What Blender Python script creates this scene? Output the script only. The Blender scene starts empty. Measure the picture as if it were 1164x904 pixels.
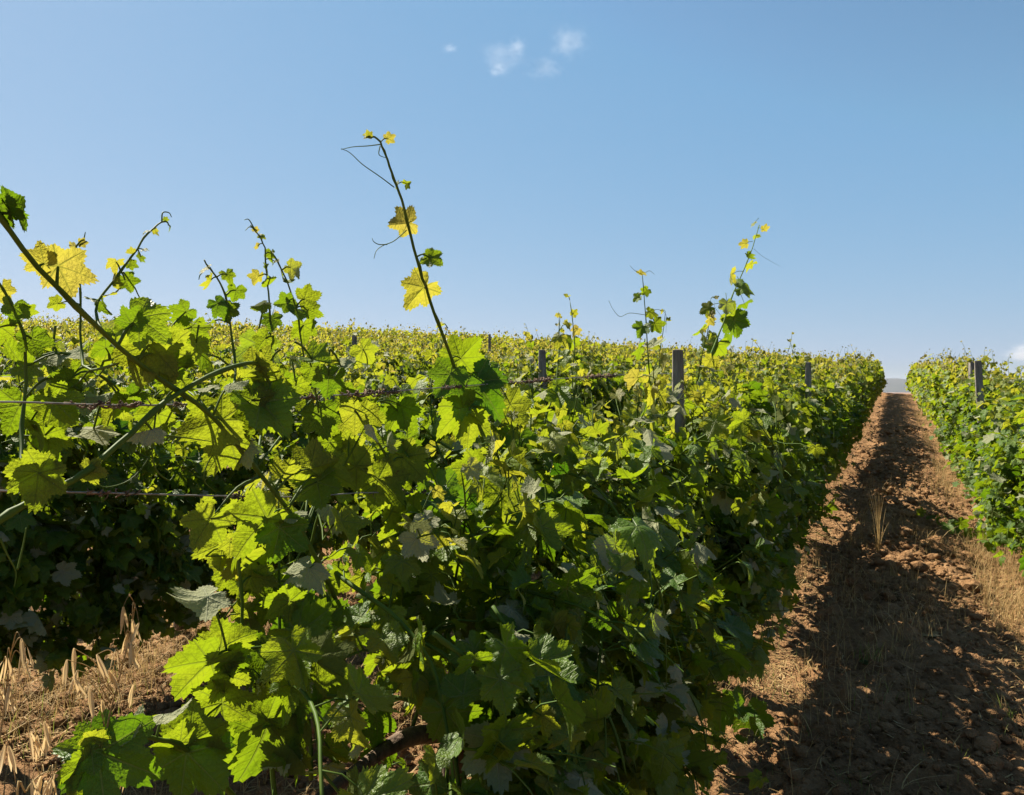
import bpy, math, random
import numpy as np
from mathutils import Vector, Matrix, Euler

C = bpy.context.scene.collection
SC = bpy.context.scene
R_ = math.radians

# ------------------------------------------------------------------ camera
F = 913.0                      # focal length in photo pixels (1164 wide)
CAM = np.array([0.0, 0.0, 1.5])
YAW, PITCH = 25.4, -0.75
cam_d = bpy.data.cameras.new("camera")
cam = bpy.data.objects.new("camera", cam_d)
C.objects.link(cam)
cam_d.sensor_width = 36.0
cam_d.lens = 36.0 * F / 1164.0
cam_d.clip_start, cam_d.clip_end = 0.05, 40000
cam.location = CAM
cam.rotation_euler = (R_(90 + PITCH), 0, R_(YAW))
SC.camera = cam
CR = np.array(Euler((R_(90 + PITCH), 0, R_(YAW))).to_matrix())

# ------------------------------------------------------------------ light
SUN_AZ, SUN_EL = -76.0, 45.0       # azimuth from +Y (row direction), clockwise
world = bpy.data.worlds.new("World")
SC.world = world
world.use_nodes = True
wn, wl = world.node_tree.nodes, world.node_tree.links
wn.clear()
w_out = wn.new("ShaderNodeOutputWorld")
w_bg = wn.new("ShaderNodeBackground")
w_sky = wn.new("ShaderNodeTexSky")
w_sky.sky_type = 'NISHITA'
w_sky.sun_disc = False
w_sky.sun_elevation = R_(SUN_EL)
w_sky.sun_rotation = R_(SUN_AZ)
w_sky.altitude = 300
w_sky.air_density = 1.0
w_sky.dust_density = 0.6
w_sky.ozone_density = 1.6
w_bg.inputs['Strength'].default_value = 0.0560
w_sep = wn.new("ShaderNodeSeparateColor"); w_com = wn.new("ShaderNodeCombineColor")
wl.new(w_sky.outputs[0], w_sep.inputs[0])
for ch, (amp, gam, lin) in enumerate(((0.80, 0.66, 0.66), (1.575, 0.385, 0.80), (2.58, 0.25, 0.78))):   # a soft, even film response for the whole sky
    p_ = wn.new("ShaderNodeMath"); p_.operation = 'POWER'; p_.inputs[1].default_value = gam
    q_ = wn.new("ShaderNodeMath"); q_.operation = 'MULTIPLY'; q_.inputs[1].default_value = amp
    wl.new(w_sep.outputs[ch], p_.inputs[0]); wl.new(p_.outputs[0], q_.inputs[0])
    l_ = wn.new("ShaderNodeMath"); l_.operation = 'MULTIPLY'; l_.inputs[1].default_value = lin
    m_ = wn.new("ShaderNodeMath"); m_.operation = 'MINIMUM'
    wl.new(w_sep.outputs[ch], l_.inputs[0]); wl.new(l_.outputs[0], m_.inputs[0]); wl.new(q_.outputs[0], m_.inputs[1]); wl.new(m_.outputs[0], w_com.inputs[ch])
wl.new(w_com.outputs[0], w_bg.inputs[0])
wl.new(w_bg.outputs[0], w_out.inputs[0])

sun_d = bpy.data.lights.new("sun", 'SUN')
sun_d.energy = 5.0
sun_d.angle = R_(0.5)
sun_d.color = (1.0, 0.91, 0.76)
sun = bpy.data.objects.new("sun", sun_d)
C.objects.link(sun)
sdir = Vector((math.sin(R_(SUN_AZ)) * math.cos(R_(SUN_EL)), math.cos(R_(SUN_AZ)) * math.cos(R_(SUN_EL)), math.sin(R_(SUN_EL))))
sun.rotation_euler = sdir.to_track_quat('Z', 'Y').to_euler()
sun.location = (-20, 20, 30)

SC.view_settings.view_transform = 'Standard'
SC.view_settings.look = 'None'
SC.view_settings.exposure = 1.68
SC.view_settings.gamma = 1.0
SC.render.engine = 'CYCLES'
cy = SC.cycles
cy.max_bounces = 7
cy.diffuse_bounces = 4
cy.glossy_bounces = 2
cy.transmission_bounces = 5
cy.volume_bounces = 0
cy.transparent_max_bounces = 4
cy.use_denoising = True
try:
    cy.denoiser = 'OPENIMAGEDENOISE'
    cy.denoising_prefilter = 'ACCURATE'
except Exception:
    pass
cy.caustics_reflective = False
cy.caustics_refractive = False
cy.sample_clamp_indirect = 4.0

# ------------------------------------------------------------------ projection helpers
def ray(px, py):
    d = CR @ np.array([(px - 582.0) / F, (452.0 - py) / F, -1.0])
    return d

def at_x(px, py, x):
    """the point seen at photo pixel (px, py) on the vertical plane X = x (a vine row)"""
    d = ray(px, py)
    return CAM + d * (x / d[0])

def at_d(px, py, dist):
    return CAM + ray(px, py) * dist

def project(p):
    q = CR.T @ (np.asarray(p, float) - CAM)
    if q[2] > -0.05:
        return None
    return 582 + F * q[0] / -q[2], 452 - F * q[1] / -q[2], -q[2]

# ------------------------------------------------------------------ terrain
ROW0, ROWSP = -0.98, 2.2
RC = 42.0

def hill(x, y):
    """large form of the slope, without clods"""
    x = np.asarray(x, float); y = np.asarray(y, float)
    rho = np.sqrt(x * x + y * y)
    k = np.where(rho > RC, RC / np.maximum(rho, 1e-6), 1.0)
    xe, ye = x * k, y * k
    w = np.clip(-xe, -14, 60)
    z = 0.0285 * ye + 0.035 * w + 0.0016 * np.clip(-xe, 0, 34) * np.clip(ye, 0, 60)
    t = np.clip(rho - RC, 0, None)
    drop = np.where(t < 14, 0.004 * t * t, 0.004 * 196 + 0.112 * (t - 14))
    zz = z - drop
    lo = -45.0
    return np.where(zz < lo + 10, lo + 10 * np.exp(np.clip((zz - lo - 10) / 10, -50, 0)), zz)

def hz(x, y):
    return float(hill(x, y))

# value noise in numpy
def _hash(ix, iy, seed):
    h = (ix.astype(np.int64) * 374761393 + iy.astype(np.int64) * 668265263 + seed * 144269504) & 0x7fffffff
    h = ((h ^ (h >> 13)) * 1274126177) & 0x7fffffff
    return ((h ^ (h >> 16)) & 0xffff) / 65535.0

def vnoise(x, y, seed=0):
    ix, iy = np.floor(x), np.floor(y)
    fx, fy = x - ix, y - iy
    fx = fx * fx * (3 - 2 * fx); fy = fy * fy * (3 - 2 * fy)
    a = _hash(ix, iy, seed); b = _hash(ix + 1, iy, seed)
    c = _hash(ix, iy + 1, seed); d = _hash(ix + 1, iy + 1, seed)
    return (a * (1 - fx) + b * fx) * (1 - fy) + (c * (1 - fx) + d * fx) * fy

def fbm(x, y, octs, seed=0, gain=0.5):
    s, a, n = 0.0, 1.0, 0.0
    for o in range(octs):
        s = s + a * vnoise(x, y, seed + o * 17)
        n += a; a *= gain
        x = x * 2.03 + 5.1; y = y * 2.03 + 3.7
    return s / n

def relief(x, y):
    """clods, ruts and the slight bank under the vines, near the camera only"""
    x = np.asarray(x, float); y = np.asarray(y, float)
    near = np.clip(1.0 - (np.hypot(x, y) - 22) / 20, 0, 1)
    ph = ((x - ROW0) / ROWSP) % 1.0                      # 0 and 1 = vine rows, 0.5 = middle of the alley
    mid = np.exp(-((ph - 0.5) / 0.2) ** 2)
    bank = np.exp(-(np.minimum(ph, 1 - ph) / 0.13) ** 2)
    rut = np.exp(-((np.abs(ph - 0.5) - 0.23) / 0.055) ** 2)
    big = fbm(x * 1.1, y * 1.1, 2, 3) - 0.5
    wx, wy = x + 0.05 * fbm(x * 9, y * 9, 2, 51), y + 0.05 * fbm(x * 9, y * 9, 2, 77)
    clod = np.clip(fbm(wx * 8.5, wy * 8.5, 3, 11, 0.6) - 0.46, 0, 1) ** 0.8
    crumb = 1 - np.abs(2 * fbm(wx * 21, wy * 21, 3, 31, 0.62) - 1)
    fine = vnoise(x * 62, y * 62, 23) - 0.5
    return near * (0.05 * bank - 0.03 * rut + 0.03 * mid + 0.07 * big + (0.04 + 0.10 * mid) * clod + (0.025 + 0.035 * mid) * crumb + 0.014 * fine)

def ground_z(x, y):
    return hill(x, y) + relief(x, y)

def gz(x, y):
    return float(ground_z(np.array([x]), np.array([y]))[0])

# ------------------------------------------------------------------ node helpers
def new_mat(name):
    m = bpy.data.materials.new(name)
    m.use_nodes = True
    m.node_tree.nodes.clear()
    return m

class N:
    def __init__(s, m):
        s.t = m.node_tree; s.n = s.t.nodes; s.l = s.t.links
    def put(s, sock, v):
        if isinstance(v, bpy.types.NodeSocket): s.l.new(v, sock)
        elif v is not None:
            if sock.type == 'RGBA' and len(v) == 3: v = (*v, 1)
            sock.default_value = v
    def math(s, op, a, b=None, c=None, clamp=False):
        n = s.n.new('ShaderNodeMath'); n.operation = op; n.use_clamp = clamp
        for i, v in enumerate((a, b, c)):
            if v is not None: s.put(n.inputs[i], v)
        return n.outputs[0]
    def ss(s, x, lo, hi, a=0.0, b=1.0):
        n = s.n.new('ShaderNodeMapRange'); n.interpolation_type = 'SMOOTHSTEP'
        for i, v in enumerate((x, lo, hi, a, b)): s.put(n.inputs[i], v)
        return n.outputs[0]
    def noise(s, vec, scale, detail=3, rough=0.55):
        n = s.n.new('ShaderNodeTexNoise')
        s.put(n.inputs['Vector'], vec); n.inputs['Scale'].default_value = scale
        n.inputs['Detail'].default_value = detail; n.inputs['Roughness'].default_value = rough
        return n.outputs['Fac']
    def mix(s, f, a, b):
        n = s.n.new('ShaderNodeMix'); n.data_type = 'RGBA'
        s.put(n.inputs[0], f); s.put(n.inputs[6], a); s.put(n.inputs[7], b)
        return n.outputs[2]
    def ramp(s, f, stops):
        n = s.n.new('ShaderNodeValToRGB'); e = n.color_ramp.elements
        while len(e) < len(stops): e.new(0.5)
        for el, (p, c) in zip(e, stops): el.position = p; el.color = (*c, 1)
        s.put(n.inputs[0], f)
        return n.outputs[0]
    def bump(s, h, strength, dist):
        n = s.n.new('ShaderNodeBump'); n.inputs['Strength'].default_value = strength
        n.inputs['Distance'].default_value = dist; s.put(n.inputs['Height'], h)
        return n.outputs[0]
    def bsdf(s, col, rough=0.6, spec=0.3, normal=None, **kw):
        n = s.n.new('ShaderNodeBsdfPrincipled')
        s.put(n.inputs['Base Color'], col); s.put(n.inputs['Roughness'], rough)
        s.put(n.inputs['Specular IOR Level'], spec)
        if normal is not None: s.put(n.inputs['Normal'], normal)
        for k, v in kw.items(): s.put(n.inputs[k], v)
        return n.outputs[0]
    def out(s, sh, vol=None):
        o = s.n.new('ShaderNodeOutputMaterial')
        if sh is not None: s.l.new(sh, o.inputs['Surface'])
        if vol is not None: s.l.new(vol, o.inputs['Volume'])
    def pos(s):
        return s.n.new('ShaderNodeNewGeometry').outputs['Position']
    def obj(s):
        return s.n.new('ShaderNodeTexCoord').outputs['Object']

# ------------------------------------------------------------------ materials
def mat_leaf():
    m = new_mat('vine_leaf'); k = N(m)
    at = k.n.new('ShaderNodeAttribute'); at.attribute_name = 'leafco'
    sp = k.n.new('ShaderNodeSeparateXYZ'); k.l.new(at.outputs['Vector'], sp.inputs[0])
    x, y, tz = sp.outputs
    pale = k.math('GREATER_THAN', tz, 1.5)
    tone = k.math('SUBTRACT', tz, k.math('MULTIPLY', pale, 2.0))
    ax = k.math('ABSOLUTE', x)
    th = k.math('ARCTAN2', ax, y)
    W = R_(54)
    near = k.math('MULTIPLY', k.math('ROUND', k.math('DIVIDE', th, W)), W)
    dt = k.math('ABSOLUTE', k.math('SUBTRACT', th, near))
    r = k.math('SQRT', k.math('ADD', k.math('MULTIPLY', ax, ax), k.math('MULTIPLY', y, y)))
    along = k.math('MULTIPLY', r, k.math('COSINE', dt))
    perp = k.math('MULTIPLY', r, k.math('SINE', dt))
    wid = k.math('SUBTRACT', 0.036, k.math('MULTIPLY', along, 0.024))
    main = k.ss(perp, k.math('MULTIPLY', wid, 0.35), wid, 1.0, 0.0)
    s2 = k.math('FRACT', k.math('MULTIPLY', k.math('SUBTRACT', along, k.math('MULTIPLY', perp, 0.85)), 6.5))
    s2 = k.math('ABSOLUTE', k.math('SUBTRACT', s2, 0.5))
    sec = k.ss(s2, 0.015, 0.07, 0.4, 0.0)
    vein = k.math('MAXIMUM', main, sec)
    p = k.pos()
    n1 = k.noise(p, 26, 3)
    n2 = k.noise(p, 5.0, 2)
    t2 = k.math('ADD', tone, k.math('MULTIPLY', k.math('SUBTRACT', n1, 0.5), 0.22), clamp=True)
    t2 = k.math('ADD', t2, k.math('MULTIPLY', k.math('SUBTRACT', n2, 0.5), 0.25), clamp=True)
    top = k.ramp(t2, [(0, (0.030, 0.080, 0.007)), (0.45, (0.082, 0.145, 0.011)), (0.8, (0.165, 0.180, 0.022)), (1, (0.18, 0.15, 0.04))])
    top = k.mix(k.math('MULTIPLY', vein, 0.6), top, (0.13, 0.17, 0.05))
    under = k.ramp(t2, [(0, (0.030, 0.055, 0.014)), (1, (0.12, 0.12, 0.04))])
    felt = k.mix(k.math('MULTIPLY', vein, 0.3), k.ramp(t2, [(0, (0.21, 0.23, 0.13)), (1, (0.36, 0.36, 0.24))]), (0.40, 0.41, 0.29))
    under = k.mix(pale, under, felt)
    bf = k.n.new('ShaderNodeNewGeometry').outputs['Backfacing']
    col = k.mix(bf, top, under)
    tr = k.ramp(t2, [(0, (0.065, 0.175, 0.003)), (0.4, (0.245, 0.335, 0.007)), (0.75, (0.42, 0.41, 0.024)), (1, (0.42, 0.34, 0.06))])
    tr = k.mix(k.math('MULTIPLY', vein, 0.55), tr, (0.12, 0.15, 0.02))
    spot = k.ss(k.noise(p, 60, 2), 0.70, 0.76)
    spot = k.math('MULTIPLY', spot, k.ss(k.noise(p, 7, 1), 0.52, 0.62))
    tr = k.mix(k.math('MULTIPLY', spot, 0.8), tr, (0.10, 0.06, 0.015)); col = k.mix(k.math('MULTIPLY', spot, 0.8), col, (0.09, 0.055, 0.025))
    h = k.math('ADD', k.math('MULTIPLY', vein, -0.6), k.math('MULTIPLY', k.noise(at.outputs['Vector'], 9, 2), 0.8))
    nrm = k.bump(h, 0.5, 0.012)
    rough = k.math('ADD', 0.46, k.math('MULTIPLY', bf, 0.35))
    pr = k.bsdf(col, rough, k.math('SUBTRACT', 0.27, k.math('MULTIPLY', bf, 0.22)), nrm)
    tl = k.n.new('ShaderNodeBsdfTranslucent'); k.put(tl.inputs['Color'], tr); k.put(tl.inputs['Normal'], nrm)
    mx = k.n.new('ShaderNodeMixShader'); mx.inputs[0].default_value = 0.44
    k.l.new(pr, mx.inputs[1]); k.l.new(tl.outputs[0], mx.inputs[2])
    k.out(mx.outputs[0])
    return m

def mat_simple(name, c1, c2, scale, rough=0.7, bump=0.3, bscale=None, dist=0.01, spec=0.3, stretch=None):
    m = new_mat(name); k = N(m)
    p = k.obj()
    if stretch:
        mp = k.n.new('ShaderNodeMapping'); mp.inputs['Scale'].default_value = stretch
        k.l.new(p, mp.inputs[0]); p = mp.outputs[0]
    n = k.noise(p, scale, 4, 0.6)
    f = k.ss(n, 0.3, 0.7)
    h = k.noise(p, bscale or scale * 3, 4, 0.65)
    k.out(k.bsdf(k.mix(f, c1, c2), rough, spec, k.bump(h, bump, dist)))
    return m

def mat_green_stem():
    m = new_mat('green_shoot'); k = N(m)
    n = k.noise(k.pos(), 14, 2)
    c = k.ramp(n, [(0.3, (0.045, 0.092, 0.011)), (0.65, (0.085, 0.135, 0.018)), (0.95, (0.10, 0.085, 0.025))])
    pr = k.bsdf(c, 0.6, 0.15, None)
    tl = k.n.new('ShaderNodeBsdfTranslucent'); tl.inputs['Color'].default_value = (0.20, 0.19, 0.03, 1)
    mx = k.n.new('ShaderNodeMixShader'); mx.inputs[0].default_value = 0.22
    k.l.new(pr, mx.inputs[1]); k.l.new(tl.outputs[0], mx.inputs[2])
    k.out(mx.outputs[0])
    return m

def mat_straw():
    m = new_mat('dry_straw'); k = N(m)
    n = k.noise(k.pos(), 9, 3)
    c = k.ramp(n, [(0.3, (0.22, 0.14, 0.055)), (0.55, (0.38, 0.265, 0.11)), (0.75, (0.48, 0.37, 0.19))])
    pr = k.bsdf(c, 0.7, 0.2)
    tl = k.n.new('ShaderNodeBsdfTranslucent'); k.put(tl.inputs['Color'], c)
    mx = k.n.new('ShaderNodeMixShader'); mx.inputs[0].default_value = 0.35
    k.l.new(pr, mx.inputs[1]); k.l.new(tl.outputs[0], mx.inputs[2])
    k.out(mx.outputs[0])
    return m

def mat_weed():
    m = new_mat('green_blade'); k = N(m)
    n = k.noise(k.pos(), 9, 3)
    c = k.ramp(n, [(0.3, (0.06, 0.09, 0.02)), (0.7, (0.17, 0.17, 0.05))])
    pr = k.bsdf(c, 0.6, 0.2)
    tl = k.n.new('ShaderNodeBsdfTranslucent'); tl.inputs['Color'].default_value = (0.25, 0.30, 0.05, 1)
    mx = k.n.new('ShaderNodeMixShader'); mx.inputs[0].default_value = 0.35
    k.l.new(pr, mx.inputs[1]); k.l.new(tl.outputs[0], mx.inputs[2])
    k.out(mx.outputs[0])
    return m

def mat_soil(name='soil'):
    m = new_mat(name); k = N(m)
    p = k.pos()
    n1 = k.noise(p, 1.3, 4, 0.6)
    n2 = k.noise(p, 13, 5, 0.65)
    n3 = k.noise(p, 75, 4, 0.7)
    f = k.math('ADD', k.math('MULTIPLY', n1, 0.4), k.math('MULTIPLY', n2, 0.6))
    c = k.ramp(f, [(0.32, (0.100, 0.052, 0.023)), (0.50, (0.205, 0.113, 0.051)), (0.68, (0.305, 0.183, 0.090))])
    c = k.mix(k.ss(n3, 0.55, 0.75, 0, 0.5), c, (0.27, 0.18, 0.105))
    h = k.math('ADD', k.math('MULTIPLY', n2, 0.8), k.math('MULTIPLY', n3, 0.35))
    k.out(k.bsdf(c, 0.95, 0.1, k.bump(h, 1.0, 0.05)))
    return m

M = {}
M['leaf'] = mat_leaf()
M['stem'] = mat_green_stem()
M['bark'] = mat_simple('vine_bark', (0.05, 0.035, 0.024), (0.16, 0.115, 0.08), 18, 0.9, 0.8, 40, 0.02, 0.15, (1, 1, 0.25))
M['post'] = mat_simple('weathered_post', (0.10, 0.09, 0.08), (0.27, 0.25, 0.22), 24, 0.95, 1.0, 60, 0.02, 0.1, (1, 1, 0.12))
M['wire'] = mat_simple('dull_wire', (0.12, 0.11, 0.10), (0.28, 0.26, 0.24), 40, 0.5, 0.2, 80, 0.002, 0.5)
M['dry_tendril'] = mat_simple('dried_tendril', (0.05, 0.03, 0.02), (0.20, 0.14, 0.10), 60, 0.9, 0.4, 120, 0.004, 0.1)
M['straw'] = mat_straw()
M['husk'] = mat_straw()
M['husk'].name = 'oat_husk'
for e_, c_ in zip([n_ for n_ in M['husk'].node_tree.nodes if n_.type == 'VALTORGB'][0].color_ramp.elements, ((0.42, 0.29, 0.13), (0.60, 0.44, 0.22), (0.70, 0.56, 0.34))): e_.color = (*c_, 1)
M['weed'] = mat_weed()
M['soil'] = mat_soil()
M['clod'] = mat_soil('clod_soil')

# ------------------------------------------------------------------ mesh building
class MB:
    """collects triangles from numpy arrays and links them as ONE mesh"""
    def __init__(s):
        s.v = []; s.t = []; s.co = []; s.mi = []; s.n = 0
    def add(s, v, t, co=None, mi=0):
        v = np.asarray(v, float).reshape(-1, 3); t = np.asarray(t, np.int64).reshape(-1, 3)
        s.v.append(v); s.t.append(t + s.n)
        s.co.append(np.zeros((len(v), 3)) if co is None else co)
        s.mi.append(np.full(len(t), mi)); s.n += len(v)
    def mesh(s, name, mats, smooth=True, leafco=False):
        me = bpy.data.meshes.new(name)
        v = np.concatenate(s.v) if s.v else np.zeros((0, 3))
        t = np.concatenate(s.t) if s.t else np.zeros((0, 3), int)
        me.vertices.add(len(v)); me.vertices.foreach_set('co', v.astype(np.float32).ravel())
        me.loops.add(3 * len(t)); me.loops.foreach_set('vertex_index', t.astype(np.int32).ravel())
        me.polygons.add(len(t))
        me.polygons.foreach_set('loop_start', np.arange(0, 3 * len(t), 3, dtype=np.int32))
        me.polygons.foreach_set('loop_total', np.full(len(t), 3, dtype=np.int32))
        me.polygons.foreach_set('use_smooth', np.full(len(t), smooth, dtype=bool))
        if len(mats) > 1:
            me.polygons.foreach_set('material_index', np.concatenate(s.mi).astype(np.int32))
        for m in mats: me.materials.append(m)
        if leafco:
            a = me.attributes.new('leafco', 'FLOAT_VECTOR', 'POINT')
            a.data.foreach_set('vector', np.concatenate(s.co).astype(np.float32).ravel())
        me.update()
        return me

def link(name, me, parent=None, loc=None):
    o = bpy.data.objects.new(name, me)
    C.objects.link(o)
    if parent is not None: o.parent = parent
    if loc is not None: o.location = loc
    return o

def thing(name, label, cat, loc=(0, 0, 0), rz=0.0, group=None):
    o = bpy.data.objects.new(name, None); C.objects.link(o)
    o.location = loc; o.rotation_euler = (0, 0, rz)
    o.empty_display_size = 0.1
    return tag(o, label, cat, group)

def tag(o, label, cat, group=None):
    o['label'] = label; o['category'] = cat
    if group: o['group'] = group
    return o

def kind(o, k):
    o['kind'] = k
    return o

def unit(a):
    a = np.asarray(a, float)
    return a / np.maximum(np.linalg.norm(a, axis=-1, keepdims=True), 1e-9)

def tube(pts, rad, sides=5, cap=True):
    pts = np.asarray(pts, float); n = len(pts)
    rad = np.broadcast_to(np.asarray(rad, float), (n,))
    tan = unit(np.gradient(pts, axis=0))
    up = np.array([0.0, 0, 1]) if abs(tan[0][2]) < 0.9 else np.array([1.0, 0, 0])
    a = np.zeros((n, 3)); a[0] = unit(np.cross(tan[0], up))
    for i in range(1, n):
        w = a[i - 1] - tan[i] * np.dot(a[i - 1], tan[i]); a[i] = unit(w)
    b = np.cross(tan, a)
    ang = np.linspace(0, 2 * math.pi, sides, endpoint=False)
    ring = pts[:, None, :] + rad[:, None, None] * (np.cos(ang)[None, :, None] * a[:, None, :] + np.sin(ang)[None, :, None] * b[:, None, :])
    v = ring.reshape(-1, 3)
    i = np.arange(n - 1)[:, None] * sides; j = np.arange(sides)[None, :]; j2 = (j + 1) % sides
    q0, q1, q2, q3 = i + j, i + j2, i + sides + j2, i + sides + j
    t = np.concatenate([np.stack([q0, q1, q2], -1).reshape(-1, 3), np.stack([q0, q2, q3], -1).reshape(-1, 3)])
    if cap:
        v = np.concatenate([v, pts[:1], pts[-1:]])
        jj = np.arange(sides); m = n * sides
        t = np.concatenate([t, np.stack([(jj + 1) % sides, jj, np.full(sides, m)], -1),
                            np.stack([(n - 1) * sides + jj, (n - 1) * sides + (jj + 1) % sides, np.full(sides, m + 1)], -1)])
    return v, t

def spline(pts, n):
    """Catmull-Rom through control points"""
    p = np.asarray(pts, float)
    p = np.concatenate([[2 * p[0] - p[1]], p, [2 * p[-1] - p[-2]]])
    m = len(p) - 3
    u = np.linspace(0, m - 1e-6, n); i = u.astype(int); f = (u - i)[:, None]
    p0, p1, p2, p3 = p[i], p[i + 1], p[i + 2], p[i + 3]
    return 0.5 * ((2 * p1) + (p2 - p0) * f + (2 * p0 - 5 * p1 + 4 * p2 - p3) * f ** 2 + (3 * p1 - p0 - 3 * p2 + p3) * f ** 3)

# ------------------------------------------------------------------ leaf templates
def leaf_outline(n, rng, teeth=True):
    """five-lobed, toothed vine leaf outline; origin = petiole joint, +y = tip"""
    th = np.linspace(-math.pi, math.pi, n, endpoint=False) + math.pi / n
    lob = [(0, 1.0, 34), (54, 0.90, 31), (-54, 0.90, 31), (108, 0.72, 36), (-108, 0.72, 36)]
    deg = np.degrees(th)
    r = np.full(n, rng.uniform(0.44, 0.62))
    for c, A, w in lob:
        A = A * rng.uniform(0.92, 1.06)
        d = np.abs(deg - c) / w
        r = np.maximum(r, A * np.clip(1 - 0.40 * np.clip(d, 0, None) ** rng.uniform(1.1, 1.5), 0, 1))
    ad = np.abs(deg)
    r = np.where(ad > 150, np.minimum(r, 0.56 - 0.40 * (ad - 150) / 30), r)
    if teeth:
        r = r * (1 + (0.05 if n > 40 else 0.07) * np.where(np.arange(n) % 2 == 0, 1, -1) * rng.uniform(0.5, 1.4, n) * np.where(ad > 165, 0, 1))
    r *= 1 + rng.uniform(-0.03, 0.03, n)
    return np.stack([r * np.sin(th), r * np.cos(th)], -1)

def leaf_template(lod, seed):
    rng = np.random.default_rng(seed)
    n, rings = {0: (84, (0.3, 0.62, 0.85, 1.0)), 1: (26, (0.5, 1.0)), 2: (10, (1.0,)), 3: (5, (1.0,))}[lod]
    if lod == 3:
        o = np.array([[0, 1.0], [-0.75, 0.45], [-0.55, -0.5], [0.55, -0.5], [0.75, 0.45]])
    elif lod == 2:
        th = np.radians([0, 27, 54, 82, 112, 165, -165, -112, -82, -54, -27][:n + 1]); rr = np.array([1, .68, .92, .58, .74, .3, .3, .74, .58, .92, .68])
        o = np.stack([-rr * np.sin(th), rr * np.cos(th)], -1)
        n = 11
    else:
        o = leaf_outline(n, rng, True)[::-1]
    v = [np.zeros((1, 2))] + [o * f for f in rings]
    v = np.concatenate(v)
    j = np.arange(n); j2 = (j + 1) % n
    t = [np.stack([np.zeros(n, int), 1 + j, 1 + j2], -1)]
    for k in range(len(rings) - 1):
        a, b = 1 + k * n, 1 + (k + 1) * n
        t += [np.stack([a + j, b + j, b + j2], -1), np.stack([a + j, b + j2, a + j2], -1)]
    t = np.concatenate(t)
    x, y = v[:, 0], v[:, 1]
    r = np.hypot(x, y); th = np.arctan2(x, y)
    fold = rng.uniform(-0.1, 0.75); curl = rng.uniform(-0.6, 0.15); cup = rng.uniform(-0.4, 0.3)
    z = fold * np.abs(x) + curl * y * np.abs(y) + cup * r * r
    z += 0.15 * x * y * rng.normal(0, 1.2)
    z += 0.10 * r * r * np.sin(th * 5 + rng.uniform(0, 6)) * rng.uniform(0.4, 1.5)
    dth = np.abs(th) - np.radians(54) * np.round(np.abs(th) / np.radians(54))
    z += -0.05 * r * np.cos(np.clip(np.abs(dth) / np.radians(27), 0, 1) * math.pi) * 0.6
    return np.stack([x, y, z], -1), t

TEMPL = {l: [leaf_template(l, 40 + i) for i in range(20 if l == 0 else 10 if l < 2 else 4)] for l in range(4)}

class Leaves:
    def __init__(s): s.p = []; s.t = []; s.n = []; s.s = []; s.tone = []
    def add(s, p, tip, nrm, size, tone):
        s.p.append(p); s.t.append(tip); s.n.append(nrm); s.s.append(size); s.tone.append(tone)
    def extend(s, o):
        for a in 'ptns': getattr(s, a).extend(getattr(o, a))
        s.tone.extend(o.tone)
    def arrays(s):
        return [np.array(a, float) for a in (s.p, s.t, s.n, s.s, s.tone)]

def bake_leaves(mb, arrs, lod, rng, mi=0, scale=1.0):
    p, t, n, s, tone = arrs
    if not len(p): return
    n = unit(n); t = unit(t - n * (t * n).sum(-1, keepdims=True)); x = np.cross(t, n)
    pick = rng.integers(0, len(TEMPL[lod]), len(p))
    pale_ = np.where(tone > 1.5, 1.0, (rng.random(len(p)) < 0.05) * 1.0)
    tone = np.where(tone > 1.5, tone - 2.0, tone)
    for k, (tv, tt) in enumerate(TEMPL[lod]):
        idx = np.where(pick == k)[0]
        if not len(idx): continue
        S = (s[idx] * scale)[:, None, None]
        V = p[idx][:, None, :] + S * (tv[None, :, 0:1] * x[idx][:, None, :] + tv[None, :, 1:2] * t[idx][:, None, :] + tv[None, :, 2:3] * n[idx][:, None, :])
        T = tt[None] + (np.arange(len(idx)) * len(tv))[:, None, None]
        co = np.empty((len(idx), len(tv), 3)); co[..., :2] = tv[None, :, :2]; co[..., 2] = (np.clip(tone[idx], 0, 1) + 2.0 * pale_[idx])[:, None]
        mb.add(V.reshape(-1, 3), T.reshape(-1, 3), co.reshape(-1, 3), mi)

# ------------------------------------------------------------------ vine generator
def node_leaf(rng, L, stems, P, axis, out, size, tone, flip=0.17, petiole=True):
    """one leaf on its petiole, springing from node P"""
    d = unit(out * 0.9 + np.array([0, 0, 0.35]) + rng.normal(0, 0.35, 3))
    pl = size * rng.uniform(0.7, 1.25)
    end = P + d * pl
    if petiole:
        stems.append((np.array([P, P + d * pl * 0.55 + np.array([0, 0, 0.008]), end]), np.array([0.0018, 0.0016, 0.0013]), 4))
    nr = unit(np.array([0, 0, 0.55]) + out * 0.55 + rng.normal(0, 0.42, 3))
    tip = unit(out * 0.45 + np.array([0, 0, -0.75]) + rng.normal(0, 0.4, 3))
    if rng.random() < flip:
        nr = -nr; tone = min(tone, 1) + 2.0
    L.add(end, tip, nr, size, tone)

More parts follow.
